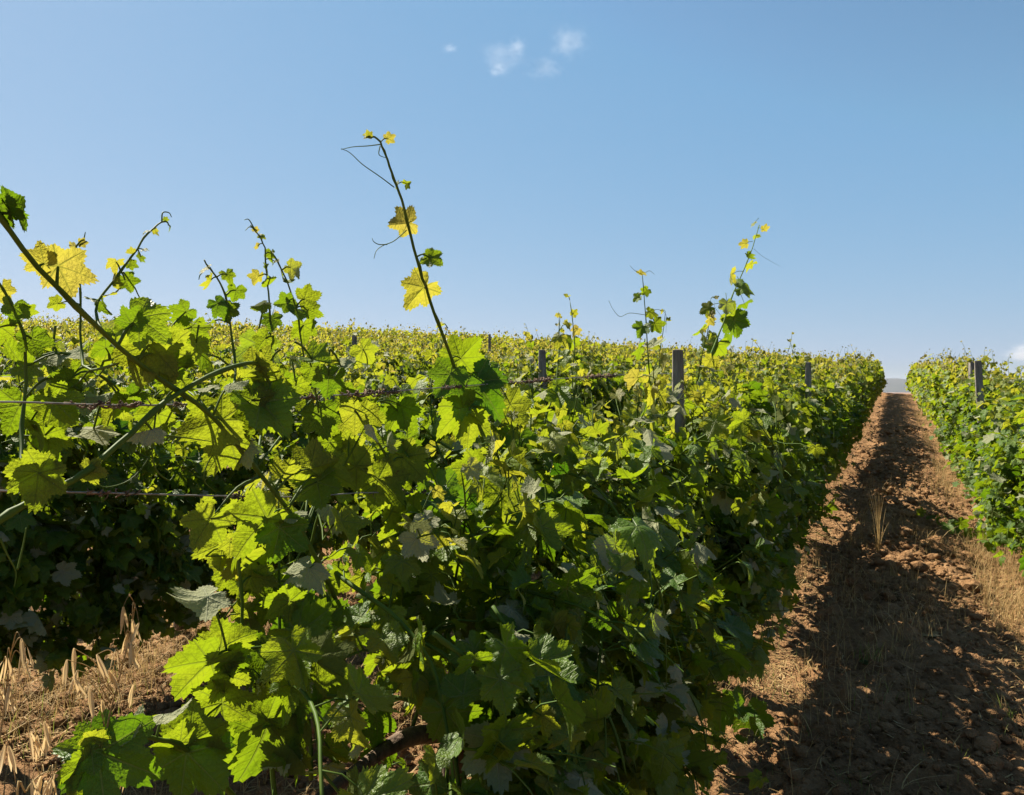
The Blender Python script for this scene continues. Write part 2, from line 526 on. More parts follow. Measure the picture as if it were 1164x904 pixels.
def grow_shoot(rng, start, d0, length, droop, keep, size0, hang=False, tip_tone=1.0, lateral=0.35, step=0.062):
    """returns polyline, radii, Leaves, petiole stems"""
    n = max(4, int(length / step))
    P = np.array(start, float); d = unit(d0)
    pts = [P.copy()]; L = Leaves(); stems = []
    side = 1
    for i in range(n):
        f = i / n
        d = unit(d + rng.normal(0, 0.10, 3) + np.array([-P[0] * keep, 0, -droop * (0.3 + 1.6 * f * f)]))
        P = P + d * step
        if P[2] < 0.22: break
        pts.append(P.copy())
        side = -side
        az = rng.uniform(0, 2 * math.pi)
        perp = unit(np.cross(d, unit(np.array([math.cos(az), math.sin(az), 0.2]))))
        out = unit(perp * side + np.array([1.1 * np.sign(P[0] + rng.normal(0, 0.12)), 0, 0.0]) + 1e-4)
        prof = min(1.0, 0.62 + 2.2 * f) if f < 0.2 else (1.0 if f < 0.62 else max(0.24, 1 - 2.0 * (f - 0.62)))
        sz = size0 * prof * rng.uniform(0.72, 1.15)
        tone = np.clip(0.24 + 0.36 * max(0, (P[2] - 0.75)) + 0.75 * max(0, f - 0.55) * tip_tone + rng.normal(0, 0.11), 0, 1)
        node_leaf(rng, L, stems, P, d, out, sz, tone)
        if rng.random() < lateral and 0.08 < f < 0.8:
            q = P.copy(); dd = unit(out + np.array([0, 0, rng.uniform(-0.3, 0.6)]))
            lp = [q.copy()]
            for j in range(rng.integers(2, 6)):
                dd = unit(dd + rng.normal(0, 0.25, 3) + np.array([0, 0, -0.12]))
                q = q + dd * 0.042; lp.append(q.copy())
                o2 = unit(rng.normal(0, 1, 3) * np.array([1, 1, 0.4]) + out)
                node_leaf(rng, L, stems, q, dd, o2, size0 * rng.uniform(0.36, 0.72), np.clip(tone + 0.12 + rng.normal(0, 0.08), 0, 1))
            stems.append((np.array(lp), np.linspace(0.0024, 0.0013, len(lp)), 4))
    pts = np.array(pts)
    rad = np.linspace(0.0046, 0.0016, len(pts))
    return pts, rad, L, stems

def gen_vine(seed, top=1.5, nshoot=26, nhang=50, span=0.6, size0=0.074, emergent=2, lateral=0.4, skirt=14, wide=1.0, lim=0.48, und=0.64):
    rng = np.random.default_rng(seed)
    shoots = []
    ch = rng.uniform(0.56, 0.66)
    for i in range(nshoot):
        y = (i + 0.5) / nshoot * 2 * span - span + rng.normal(0, 0.05)
        ln = (top - ch) * rng.uniform(0.80, 1.15)
        shoots.append(grow_shoot(rng, (rng.normal(0, 0.03), y, ch), (rng.normal(0, 0.36 * wide), rng.normal(0, 0.25), 1), ln, 0.02 + 0.06 * rng.random(), 0.45, size0, lateral=lateral))
    for i in range(nhang):
        s = 1 if i % 4 else -1
        y = rng.uniform(-span, span)
        z0 = ch + rng.uniform(-0.3, 0.6) * (top - ch)
        shoots.append(grow_shoot(rng, (rng.normal(0, 0.04), y, z0), (s * rng.uniform(0.5, 1.0) * wide, rng.normal(0, 0.3), rng.uniform(-0.2, 0.7)), rng.uniform(0.5, 0.55 + 0.7 * z0), 0.24 + 0.14 * rng.random(), 0.16, size0, True, 0.3, lateral))
    for i in range(emergent):
        y = rng.uniform(-span, span)
        ln = (top - ch) * rng.uniform(1.2, 1.5)
        shoots.append(grow_shoot(rng, (rng.normal(0, 0.05), y, ch), (rng.normal(0, 0.15), rng.normal(0, 0.2), 1), ln, 0.0, 0.3, size0 * 0.85, lateral=0.15))
    for i in range(skirt):
        y = rng.uniform(-span, span)
        shoots.append(grow_shoot(rng, (rng.uniform(0.08, 0.34), y, rng.uniform(0.45, 1.0)), (rng.uniform(0.1, 0.5), rng.normal(0, 0.4), -0.3), rng.uniform(0.3, 0.65), 0.3, 0.1, size0, True, 0.2, lateral))
    # leaves culled underneath to let the sun through onto the path: the low side towards the sun is open, the other side hangs down
    cut = []
    for pts, rad, L, stems in shoots:
        inside = lambda p: p[0] + 0.93 * p[2] > und - 0.02 and p[0] < lim + 0.03 and p[2] > 0.12
        ok = [i for i, p in enumerate(L.p) if p[0] + 0.93 * p[2] > und + 0.05 * rng.normal() and (p[0] < lim or rng.random() < 0.10)]
        for a in 'ptns': setattr(L, a, [getattr(L, a)[i] for i in ok])
        L.tone = [L.tone[i] for i in ok]
        m = next((i for i, p in enumerate(pts) if i > 2 and not inside(p)), len(pts))
        key = lambda p: (round(p[0], 5), round(p[1], 5), round(p[2], 5))
        joint = {key(p) for p in pts[:m]}; kept = []
        for grp in (lambda q: len(q[0]) != 3 or q[1][0] > 0.002, lambda q: not (len(q[0]) != 3 or q[1][0] > 0.002)):   # laterals first, then petioles
            new = [q for q in stems if grp(q) and key(q[0][0]) in joint]
            kept += new
            for q in new: joint |= {key(p) for p in q[0]}
        ends = {key(q[0][-1]) for q in kept}; stems = kept
        ok = [i for i, p in enumerate(L.p) if key(p) in ends]
        for a in 'ptns': setattr(L, a, [getattr(L, a)[i] for i in ok])
        L.tone = [L.tone[i] for i in ok]
        stems = [q for q in kept if len(q[0]) != 3 or q[1][0] > 0.002 or key(q[0][-1]) in {key(p) for p in L.p}]
        if m < 3 or (len(L.p) < 3): continue
        pts = pts[:m]; k = 2 * m
        pts = spline(pts, k); rad = np.interp(np.linspace(0, 1, k), np.linspace(0, 1, m), rad[:m]); rad[-1] *= 0.4
        cut.append((pts, rad, L, stems))
    shoots = cut
    # trunk and the two arms
    tp = spline([(0, 0, -0.12), (rng.normal(0, .02), rng.normal(0, .03), 0.2), (rng.normal(0, .03), rng.normal(0, .04), 0.45), (0, 0, ch)], 12)
    tr = np.linspace(0.036, 0.024, 12) * rng.uniform(0.85, 1.2, 12)
    arms = []
    for s in (-1, 1):
        ap = spline([(0, 0, ch - 0.06), (rng.normal(0, .02), 0.2 * s, ch), (rng.normal(0, .02), 0.5 * s, ch + rng.normal(0, .02))], 9)
        arms.append((ap, np.linspace(0.022, 0.011, 9) * rng.uniform(0.85, 1.2, 9)))
    return shoots, (tp, tr), arms, rng

def wood(mb, trunk, arms, mi=0, sides=8):
    mb.add(*tube(trunk[0], trunk[1], sides), mi=mi)
    for a in arms: mb.add(*tube(a[0], a[1], 6), mi=mi)

def vine_full(v, base, rz, scale, seed, label, group, **kw):
    """near vine: trunk, cordon arms, each shoot a part with its own foliage"""
    shoots, trunk, arms, rng = gen_vine(seed, **kw)
    root = thing('grapevine', label, 'grapevine', base, rz, group)
    root.scale = (scale,) * 3
    mb = MB(); mb.add(*tube(trunk[0], trunk[1], 10)); link('trunk', mb.mesh('trunk', [M['bark']]), root)
    for a in arms:
        mb = MB(); mb.add(*tube(a[0], a[1], 7)); link('cordon', mb.mesh('cordon', [M['bark']]), root)
    for pts, rad, L, stems in shoots:
        mb = MB(); mb.add(*tube(pts, rad, 6))
        for q, r, sd in stems: mb.add(*tube(q, r, sd, False))
        so = link('shoot', mb.mesh('shoot', [M['stem']]), root)
        mb = MB(); bake_leaves(mb, L.arrays(), 0, rng)
        if mb.n: link('foliage', mb.mesh('foliage', [M['leaf']], True, True), so)
    return root

def vine_meshes(seed, lod, thin=1.0, scale=1.0, **kw):
    """shared meshes for copies: (wood+canes mesh, foliage mesh)"""
    shoots, trunk, arms, rng = gen_vine(seed, **kw)
    w = MB(); wood(w, trunk, arms, 0, 7)
    cn = MB(); L = Leaves()
    for pts, rad, l, stems in shoots:
        cn.add(*tube(pts, rad * (1.0 if lod == 1 else 1.3), 4, False))
        if lod == 1:
            for q, r, sd in stems: cn.add(*tube(q, r, 3, False))
        L.extend(l)
    arr = L.arrays()
    if thin < 1:
        keep = rng.random(len(arr[0])) < thin
        arr = [a[keep] for a in arr]
    if lod >= 2: arr[4] = np.where(arr[4] < 1.5, np.clip(arr[4] + 0.22, 0, 1), arr[4])      # the far canopy shows mostly its young tops
    fo = MB(); bake_leaves(fo, arr, lod, rng, 0, scale)
    return w, cn, fo, arr

# ------------------------------------------------------------------ GROUND
def tensor_axis(lo, hi, fine_lo, fine_hi, step, grow=1.12):
    a = list(np.arange(fine_lo, fine_hi, step))
    s = step; x = fine_hi
    while x < hi: a.append(x); s *= grow; x += s
    a.append(hi)
    s = step; x = fine_lo - step; b = []
    while x > lo: b.append(x); s *= grow; x -= s
    b.append(lo)
    return np.array(sorted(b) + a)

gx = tensor_axis(-16000, 16000, -5.2, 3.2, 0.028, 1.10)
gy = tensor_axis(-16000, 16000, 1.6, 9.0, 0.024, 1.035)
X, Y = np.meshgrid(gx, gy, indexing='ij')
Z = ground_z(X, Y)
nx, ny = X.shape
ii = np.arange(nx - 1)[:, None] * ny; jj = np.arange(ny - 1)[None, :]
a_, b_, c_, d_ = ii + jj, ii + ny + jj, ii + ny + jj + 1, ii + jj + 1
mb = MB()
mb.add(np.stack([X, Y, Z], -1).reshape(-1, 3), np.concatenate([np.stack([a_, b_, c_], -1).reshape(-1, 3), np.stack([a_, c_, d_], -1).reshape(-1, 3)]))
kind(link('ground', mb.mesh('ground', [M['soil']])), 'structure')

# ------------------------------------------------------------------ ROWS: list every vine that can be seen
rng0 = np.random.default_rng(7)
cands = []
for r in range(-2, 24):                   # row 0 = the row left of the path, -1 = the row right of it
    x = ROW0 - r * ROWSP
    ph = 0.6 if r == 0 else rng0.uniform(0, 1)
    for i in range(-2, 60):
        y = i + ph
        if math.hypot(x, y) > 47: continue
        z = hz(x, y)
        q = project((x, y, z + 1.1))
        if q is None or q[2] < 0.8: continue
        mg = 260 / max(q[2], 1) + 60
        if not (-mg < q[0] < 1164 + mg): continue
        if r == 0 and y < 1.5: continue
        if r == -2: continue
        cands.append((q[2], r, i, x + rng0.normal(0, 0.04), y, q[0]))
cands.sort()
ORD = ['first', 'second', 'third', 'fourth', 'fifth', 'sixth', 'seventh', 'eighth', 'ninth', 'tenth', 'eleventh', 'twelfth', 'thirteenth', 'fourteenth', 'fifteenth', 'sixteenth', 'seventeenth', 'eighteenth', 'nineteenth', 'twentieth']
print('vine candidates', len(cands))

MID, MIDR = [], []
for s in range(12):
    kw = dict(top=1.42, emergent=4) if s < 7 else dict(wide=1.35, lim=0.64, skirt=26, emergent=3)
    w, cn, fo, _ = vine_meshes(300 + s, 1, lateral=0.32, **kw)
    (MID if s < 7 else MIDR).append((w.mesh('trunk', [M['bark']]), cn.mesh('cane', [M['stem']]), fo.mesh('foliage', [M['leaf']], True, True)))
FAR = []
for s in range(7):
    w, cn, fo, _ = vine_meshes(400 + s, 2, 0.62, 1.2, lateral=0.25, emergent=3, top=1.44)
    m = MB(); 
    m.add(np.concatenate(w.v), np.concatenate(w.t), None, 1)
    m.add(np.concatenate(cn.v), np.concatenate(cn.t), None, 2)
    m.add(np.concatenate(fo.v), np.concatenate(fo.t), np.concatenate(fo.co), 0)
    FAR.append(m.mesh('grapevine', [M['leaf'], M['bark'], M['stem']], True, True))
FARARR = [vine_meshes(500 + s, 3, 0.24, 1.6, lateral=0.15, emergent=4)[3] for s in range(5)]

def row_group(r):
    if r == -1: return 'grapevines in the row right of the path'
    return 'grapevines in the ' + row_words(r)

SEEN = {}
for dist, r, i, x, y, px in sorted(cands, key=lambda c: (c[1], c[4])):
    SEEN[(r, i)] = sum(1 for k in SEEN if k[0] == r)
LANDMARK = {(0, 0): 'low dark leafy grapevine that bears the tall free shoot, front of the near row',
            (0, 1): 'big leafy grapevine at the bottom centre, right behind the one with the tall shoot',
            (0, 2): 'grapevine just before the nearest grey post in the row left of the path',
            (0, 3): 'grapevine beside the nearest grey post, with a long shoot rising against the sky'}

def row_words(r):
    if r == -1: return 'row right of the path'
    if r == 0: return 'row left of the path'
    return f'{ORD[r + 1]} row left of the path' if r < 19 else f'{ORD[r - 18] if r > 19 else "first"} of the rows nearest the hill crest'

def vine_label(r, i, dist):
    k = SEEN[(r, i)]
    if (r, k) in LANDMARK: return LANDMARK[(r, k)]
    if dist < 13 and k < 19:
        o = ORD[k]
        return f'{o} grapevine from the near end of the {row_words(r)}'
    return f'small distant grapevine farther up the {row_words(r)}'

stuff = MB()
count = 0
NEAR, ROOT = {}, {}
for dist, r, i, x, y, px in cands:
    base = (x, y, gz(x, y) - 0.02)
    rz = (0.0 if r >= 0 else math.pi) + rng0.normal(0, 0.06)
    sc = rng0.uniform(0.9, 1.07)
    sd = int(rng0.integers(0, 1e6))
    if dist < (5.6 if r in (0, -1) else 5.2):
        kw = dict(top=1.42, lateral=0.45, size0=0.070)
        if r == 1: kw.update(skirt=44, und=0.42)
        if r == -1: kw.update(wide=1.35, lim=0.64, skirt=26)
        if r == 0: kw.update(skirt=44, und=0.50, nshoot=20, nhang=42, emergent=3)
        if r == 0 and y < 1.8: kw.update(nshoot=15, nhang=36, top=1.32, emergent=0, span=0.55)
        NEAR[(r, i)] = vine_full(None, base, rz, 1.0 if r == 0 else sc, 1000 + sd, vine_label(r, i, dist), row_group(r), **kw)
        count += 1
    elif dist < 12:
        ROOT[(r, i)] = None
        g = (MIDR if r == -1 else MID)[sd % (5 if r == -1 else 7)]
        root = thing('grapevine', vine_label(r, i, dist), 'grapevine', base, rz, row_group(r))
        root.scale = (sc,) * 3; ROOT[(r, i)] = root
        if r == 0: root.scale[2] = sc * rng0.uniform(0.84, 1.06)
        if r == -1: root.scale[2] = sc * rng0.uniform(0.84, 1.0)
        if r == 0 and i in (6, 9): root.scale = (0.8 * sc, (0.6 if i == 6 else 0.85) * sc, (0.48 if i == 6 else 0.7) * sc)
        link('trunk', g[0], root); link('cane', g[1], root); link('foliage', g[2], root)
        count += 1
    elif count < 300:
        o = link('grapevine', FAR[sd % 7], None, base)
        o.rotation_euler = (0, 0, rz); o.scale = (sc,) * 3
        tag(o, vine_label(r, i, dist), 'grapevine', row_group(r))
        count += 1
    else:
        p, t, n, s, tone = FARARR[sd % 5]
        c, sn = math.cos(rz), math.sin(rz)
        Rm = np.array([[c, -sn, 0], [sn, c, 0], [0, 0, 1]])
        bake_leaves(stuff, [p @ Rm.T * sc + np.array(base), t @ Rm.T, n @ Rm.T, s, tone], 3, rng0, 0, 1.6)
if stuff.n:
    kind(link('far_vines', stuff.mesh('far_vines', [M['leaf']], False, True)), 'stuff')
print('vines', count)

# ------------------------------------------------------------------ hand-placed shoots of the near vines
SUN = np.array(sdir)
def frame_at(p):
    c = unit(CAM - p); r = unit(np.cross(np.array([0, 0, 1.0]), c)); d = np.cross(r, c) * 1.0
    d = -unit(np.cross(c, r))
    return r, d, c               # right, down, towards the camera, as seen in the picture

def world_leaf(px, py, x, size_px, ang, look, tone, rng):
    """leaf joint at (px,py) on the row plane; ang = direction of the tip, 0 right, 90 down"""
    p = at_x(px, py, x); r, d, c = frame_at(p)
    dist = project(p)[2]
    size = size_px / F * dist * (0.86 if size_px > 38 else 0.94)
    small = 1.0 if size_px < 22 else 0.0
    tip = math.cos(R_(ang)) * r + math.sin(R_(ang)) * d + rng.normal(0, 0.15 + 0.3 * small, 3)
    if look == 'y':   n = -c * 0.75 + SUN * 0.6 + rng.normal(0, 0.15, 3)      # seen from below, the sun behind it
    elif look == 'w': n = -unit(c * 0.7 + SUN * 0.8) + rng.normal(0, 0.12, 3)  # pale underside turned to the sun
    elif look == 'f': n = r * 0.8 - c * 0.15 + np.array([0, 0, 0.45])
    elif look == 'e': n = np.array([0, 0, 0.75]) - c * 0.25 + r * 0.35 + rng.normal(0, 0.1, 3)   # nearly edge-on
    else:             n = c * 0.9 + np.array([0, 0, 0.3]) + rng.normal(0, 0.2, 3)   # upper face to the camera
    if py > 335: tone = tone * 0.68  # leaves below the skyline toned greener, their shade put into the colour
    n = unit(n) + rng.normal(0, 0.16 + 0.45 * small, 3)
    return p, tip, n, size, tone + (2.0 if look == 'w' else 0.0)

def local(root, v):
    Mi = np.array(Matrix.LocRotScale(root.location, root.rotation_euler, root.scale).inverted())
    v = np.asarray(v, float)
    return v @ Mi[:3, :3].T + Mi[:3, 3]

def hero_shoot(root, path, r0, r1, leaves=(), tendrils=(), seed=1, n=26, cname='shoot'):
    """path: (px, py, rowplane x) control points from base to tip; leaves: (px, py, size, angle, look, tone[, dx])"""
    rng = np.random.default_rng(seed)
    pts = spline([at_x(*q) for q in path], n)
    pts = pts + rng.normal(0, 0.0006, pts.shape)
    zz = np.interp(np.arange(n), np.arange(0, n + 5, 5), np.array([(-1) ** k for k in range(len(np.arange(0, n + 5, 5)))])) * 0.0022
    pts = pts + np.stack([0 * zz, zz * 0.9, zz * 0.35], -1)
    rad = np.linspace(r0, r1, n)
    rad = rad * (1 + 0.30 * (np.arange(n) % 5 == 0))
    mb = MB(); v, t = tube(pts, rad, 9); mb.add(local(root, v), t)
    so = link(cname, mb.mesh('shoot', [M['stem']]), root)
    for lf in leaves:
        px, py, sz, ang, look, tone = lf[:6]
        j = np.argmin([np.hypot(*(np.array(project(q)[:2]) - (px, py))) for q in pts])
        xx = pts[j][0] + (lf[6] if len(lf) > 6 else 0)
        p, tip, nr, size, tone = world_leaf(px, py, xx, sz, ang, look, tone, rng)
        L = Leaves(); L.add(p, tip, nr, size, tone)
        mb = MB(); bake_leaves(mb, L.arrays(), 0, rng)
        # petiole to the nearest point of the shoot
        q = pts[j]
        if np.linalg.norm(q - p) > 0.12:
            q = p - unit(tip) * size * 0.9 + np.array([0, 0, 0.01])
        if np.linalg.norm(q - p) > 0.008:
            midp = (p + q) / 2 + np.array([0, 0, 0.12 * np.linalg.norm(q - p)])
            v, t = tube(spline([q, midp, p], 7), np.linspace(0.0022, 0.0014, 7) * min(1, size / 0.05 + 0.3), 6)
            mb.add(v, t, None, 1)
        mb.v = [local(root, v) for v in mb.v]
        link('leaf', mb.mesh('leaf', [M['leaf'], M['stem']], True, True), so)
    for td in tendrils:
        tp = spline([at_x(a, b, pts[n // 2][0] if len(td[0]) < 3 else c_) for a, b, *rest in td for c_ in [rest[0] if rest else pts[np.argmin([np.hypot(*(np.array(project(q)[:2]) - (td[0][0], td[0][1]))) for q in pts])][0]]], 22)
        mb = MB(); v, t = tube(tp, np.linspace(0.0013, 0.0006, 22), 5); mb.add(local(root, v), t)
        link('tendril', mb.mesh('tendril', [M['stem']]), so)
    return so

def auto_leaves(seed, path, n, s0, s1, tone0=0.5):
    """small leaves along a shoot standing free above the canopy, smaller to the tip"""
    rng = np.random.default_rng(seed)
    pp = spline([(a, b, 0) for a, b, *_ in path], n + 2)[1:]
    out = []
    for i, q in enumerate(pp):
        f = i / n
        side = 1 if i % 2 else -1
        sz = s0 * (1 - f) + s1 * f
        ang = rng.uniform(30, 150) if rng.random() < 0.7 else (0 if side > 0 else 180)
        out.append((q[0] + side * sz * rng.uniform(0.3, 1.0), q[1] + rng.uniform(-0.5, 0.4) * sz, sz * rng.uniform(0.7, 1.2), ang,
                    rng.choice(['y', 'y', 'd', 'w', 'e']), min(1, tone0 + 0.4 * f + rng.uniform(-0.1, 0.1))))
    return out

hx = ROW0
hy = 0.55
hero = thing('grapevine', 'nearest grapevine at the left edge, thick green shoot slanting up to the left', 'grapevine', (hx, hy, gz(hx, hy) - 0.02), 0.0, row_group(0))
_, trunk_, arms_, _r = gen_vine(77, nshoot=1, nhang=1, emergent=0, skirt=0)
mb = MB(); mb.add(*tube(trunk_[0], trunk_[1], 10)); link('trunk', mb.mesh('trunk', [M['bark']]), hero)
for a in arms_:
    mb = MB(); mb.add(*tube(a[0], a[1], 7)); link('cordon', mb.mesh('cordon', [M['bark']]), hero)

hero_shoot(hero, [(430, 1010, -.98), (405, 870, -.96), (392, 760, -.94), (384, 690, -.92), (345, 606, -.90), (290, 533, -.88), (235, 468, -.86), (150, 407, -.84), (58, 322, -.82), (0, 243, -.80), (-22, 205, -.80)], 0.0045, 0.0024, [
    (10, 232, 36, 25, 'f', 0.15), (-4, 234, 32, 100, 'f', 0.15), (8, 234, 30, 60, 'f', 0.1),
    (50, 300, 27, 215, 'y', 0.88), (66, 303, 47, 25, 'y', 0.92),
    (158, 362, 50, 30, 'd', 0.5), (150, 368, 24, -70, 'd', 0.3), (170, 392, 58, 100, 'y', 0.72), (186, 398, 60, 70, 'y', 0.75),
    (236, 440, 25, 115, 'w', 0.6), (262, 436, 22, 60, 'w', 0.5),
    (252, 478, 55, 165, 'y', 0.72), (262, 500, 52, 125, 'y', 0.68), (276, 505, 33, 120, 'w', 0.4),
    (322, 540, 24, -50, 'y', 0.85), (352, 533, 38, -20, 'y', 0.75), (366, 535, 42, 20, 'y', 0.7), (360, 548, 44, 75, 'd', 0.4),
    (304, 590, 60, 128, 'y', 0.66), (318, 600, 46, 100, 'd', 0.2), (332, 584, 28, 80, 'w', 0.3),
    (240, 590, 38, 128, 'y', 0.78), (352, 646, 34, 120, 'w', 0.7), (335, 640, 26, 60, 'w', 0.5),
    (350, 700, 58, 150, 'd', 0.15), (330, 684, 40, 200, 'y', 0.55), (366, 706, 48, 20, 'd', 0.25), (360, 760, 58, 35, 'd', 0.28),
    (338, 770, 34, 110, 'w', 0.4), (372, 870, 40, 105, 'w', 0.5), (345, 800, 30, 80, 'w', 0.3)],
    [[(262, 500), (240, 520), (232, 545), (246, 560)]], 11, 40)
# the pale shoot from the lower left
hero_shoot(hero, [(-90, 690, -.86), (-10, 600, -.85), (30, 573, -.85), (96, 537, -.84), (148, 493, -.84), (190, 455, -.84), (240, 427, -.85), (285, 412, -.86), (302, 425, -.87), (308, 452, -.87)], 0.0042, 0.0026, [
    (44, 538, 50, 100, 'y', 0.62, 0.015), (46, 537, 42, 200, 'y', 0.7, 0.015), (100, 536, 22, 15, 'y', 0.8), (172, 488, 30, 165, 'w', 0.8),
    (290, 420, 32, 20, 'y', 0.8), (300, 428, 30, 60, 'y', 0.7), (286, 455, 48, 105, 'y', 0.55), (296, 458, 62, 52, 'd', 0.35), (310, 462, 50, 40, 'y', 0.6),
    (292, 414, 20, -60, 'y', 0.9)],
    [[(178, 462), (175, 488), (172, 515), (150, 544), (122, 554), (108, 548)], [(172, 515), (178, 535), (192, 546), (198, 540)], [(175, 494), (205, 497), (240, 502)],
     [(0, 612), (8, 630), (18, 650), (16, 668)], [(20, 648), (26, 622), (30, 600)]], 12, 30)
# low shoot at the lower left corner with big dark leaves
hero_shoot(hero, [(330, 1000, -.96), (262, 900, -.95), (215, 855, -.94), (180, 840, -.92), (150, 835, -.9)], 0.0046, 0.003, [
    (104, 853, 44, 190, 'd', 0.35), (112, 856, 80, 15, 'd', 0.12), (100, 868, 46, 110, 'y', 0.5), (140, 838, 36, -30, 'w', 0.3), (105, 842, 22, -60, 'y', 0.8),
    (215, 846, 62, -35, 'y', 0.55), (205, 845, 36, 235, 'y', 0.6), (212, 856, 72, 35, 'd', 0.18), (238, 862, 56, 70, 'y', 0.5),
    (252, 800, 56, -80, 'y', 0.6), (186, 812, 30, -55, 'w', 0.6)],
    [], 13, 18)
# a hanging lateral: long bright leaf and the pale folded one
hero_shoot(hero, [(350, 720, -.93), (300, 735, -.93), (262, 738, -.92), (240, 748, -.92)], 0.003, 0.0018, [
    (240, 752, 66, 132, 'y', 0.55), (252, 738, 48, -40, 'y', 0.6), (262, 770, 42, 115, 'y', 0.65), (236, 678, 48, 122, 'w', 0.5), (262, 742, 30, 60, 'd', 0.3)], [], 14, 12)
hero_shoot(hero, [(385, 780, -.93), (345, 805, -.92), (312, 822, -.91), (298, 828, -.91)], 0.0034, 0.002, [
    (306, 822, 84, 58, 'y', 0.42), (304, 818, 40, -85, 'y', 0.5), (322, 850, 34, 110, 'w', 0.4), (330, 800, 40, 60, 'd', 0.2)], [], 15, 12)
hero_shoot(hero, [(270, 760, -1.0), (276, 690, -1.0), (272, 620, -1.0), (285, 560, -1.0)], 0.003, 0.002, [(262, 616, 24, 60, 'y', 0.8), (285, 655, 26, 20, 'y', 0.7)], [], 16, 12)
# thin free shoots rising over the left part
hero_shoot(hero, [(152, 409, -.84), (122, 385, -.93), (110, 347, -1.0), (135, 311, -1.0), (157, 281, -1.0), (171, 263, -1.0), (186, 252, -1.0), (194, 258, -1.0)], 0.0022, 0.0010, [
    (132, 298, 15, 170, 'y', 0.8), (142, 318, 17, 70, 'd', 0.3), (168, 262, 6, 200, 'd', 0.4), (163, 284, 7, 10, 'd', 0.4), (194, 259, 6, 80, 'd', 0.4), (122, 335, 16, 20, 'w', 0.7), (104, 340, 14, 130, 'y', 0.8), (148, 300, 10, 60, 'd', 0.4), (150, 288, 8, 190, 'y', 0.8), (160, 292, 9, 80, 'd', 0.4), (128, 322, 13, 140, 'y', 0.7), (116, 345, 15, 70, 'd', 0.4), (176, 262, 6, 60, 'y', 0.8), (188, 250, 5, -40, 'd', 0.5)],
    [[(140, 309), (152, 325), (160, 340), (170, 344)], [(184, 252), (185, 242), (192, 242), (195, 247)]], 17, 24)
hero_shoot(hero, [(290, 533, -.88), (300, 470, -.98), (307, 400, -1.02), (305, 340, -1.02), (303, 300, -1.02), (298, 275, -1.02), (285, 256, -1.02)], 0.0022, 0.0010, [
    (308, 288, 11, 100, 'd', 0.4), (312, 297, 9, 60, 'w', 0.5), (294, 314, 13, 150, 'y', 0.8), (293, 280, 7, 170, 'y', 0.9), (305, 325, 14, 30, 'd', 0.4), (300, 345, 16, 140, 'y', 0.6), (309, 362, 18, 60, 'd', 0.3), (302, 385, 20, 150, 'y', 0.6), (296, 268, 7, 20, 'd', 0.5), (290, 262, 6, 200, 'y', 0.9), (304, 306, 10, 170, 'd', 0.4)],
    [[(292, 262), (284, 258), (279, 262)], [(290, 262), (283, 250), (278, 250)]], 18, 24)
hero_shoot(hero, [(345, 606, -.90), (352, 520, -.98), (348, 430, -1.02), (342, 385, -1.02), (335, 345, -1.02), (320, 305, -1.02), (308, 285, -1.02)], 0.0022, 0.0012, [
    (330, 304, 17, 50, 'y', 0.65), (322, 320, 14, 130, 'w', 0.4), (346, 340, 21, -60, 'y', 0.7), (336, 352, 24, 120, 'd', 0.3), (350, 352, 18, 20, 'y', 0.6), (326, 345, 18, 190, 'd', 0.3), (345, 370, 22, 80, 'y', 0.6)], [], 19, 18)
hero_shoot(hero, [(235, 468, -.86), (268, 430, -.98), (262, 370, -1.01), (255, 335, -1.01), (245, 312, -1.01), (232, 296, -1.01)], 0.0022, 0.0012, [
    (240, 318, 15, 110, 'w', 0.7), (258, 312, 13, 60, 'd', 0.4), (268, 330, 17, 75, 'd', 0.3), (248, 345, 22, 60, 'd', 0.2), (236, 368, 20, 120, 'w', 0.6), (258, 352, 18, 20, 'y', 0.6), (234, 304, 12, 170, 'y', 0.85)],
    [[(238, 303), (228, 312), (226, 318)]], 20, 18)
hero_shoot(hero, [(150, 407, -.84), (100, 420, -.98), (92, 380, -1.03), (90, 330, -1.03), (86, 290, -1.03), (94, 270, -1.03)], 0.002, 0.001, [(84, 280, 8, 180, 'y', 0.9), (92, 276, 8, 0, 'y', 0.9), (66, 345, 14, 130, 'y', 0.8)] , [[(90, 280), (95, 272), (97, 264)]], 21, 18)
hero_shoot(hero, [(30, 573, -.85), (24, 520, -.95), (30, 440, -1.0), (25, 380, -1.0), (10, 340, -1.0), (-4, 318, -1.0)], 0.0026, 0.0014, [(4, 330, 22, 60, 'y', 0.8), (16, 350, 24, 100, 'd', 0.3), (28, 352, 16, 20, 'd', 0.6), (0, 372, 26, 100, 'y', 0.6), (36, 385, 26, 80, 'd', 0.3)], [], 22, 18)
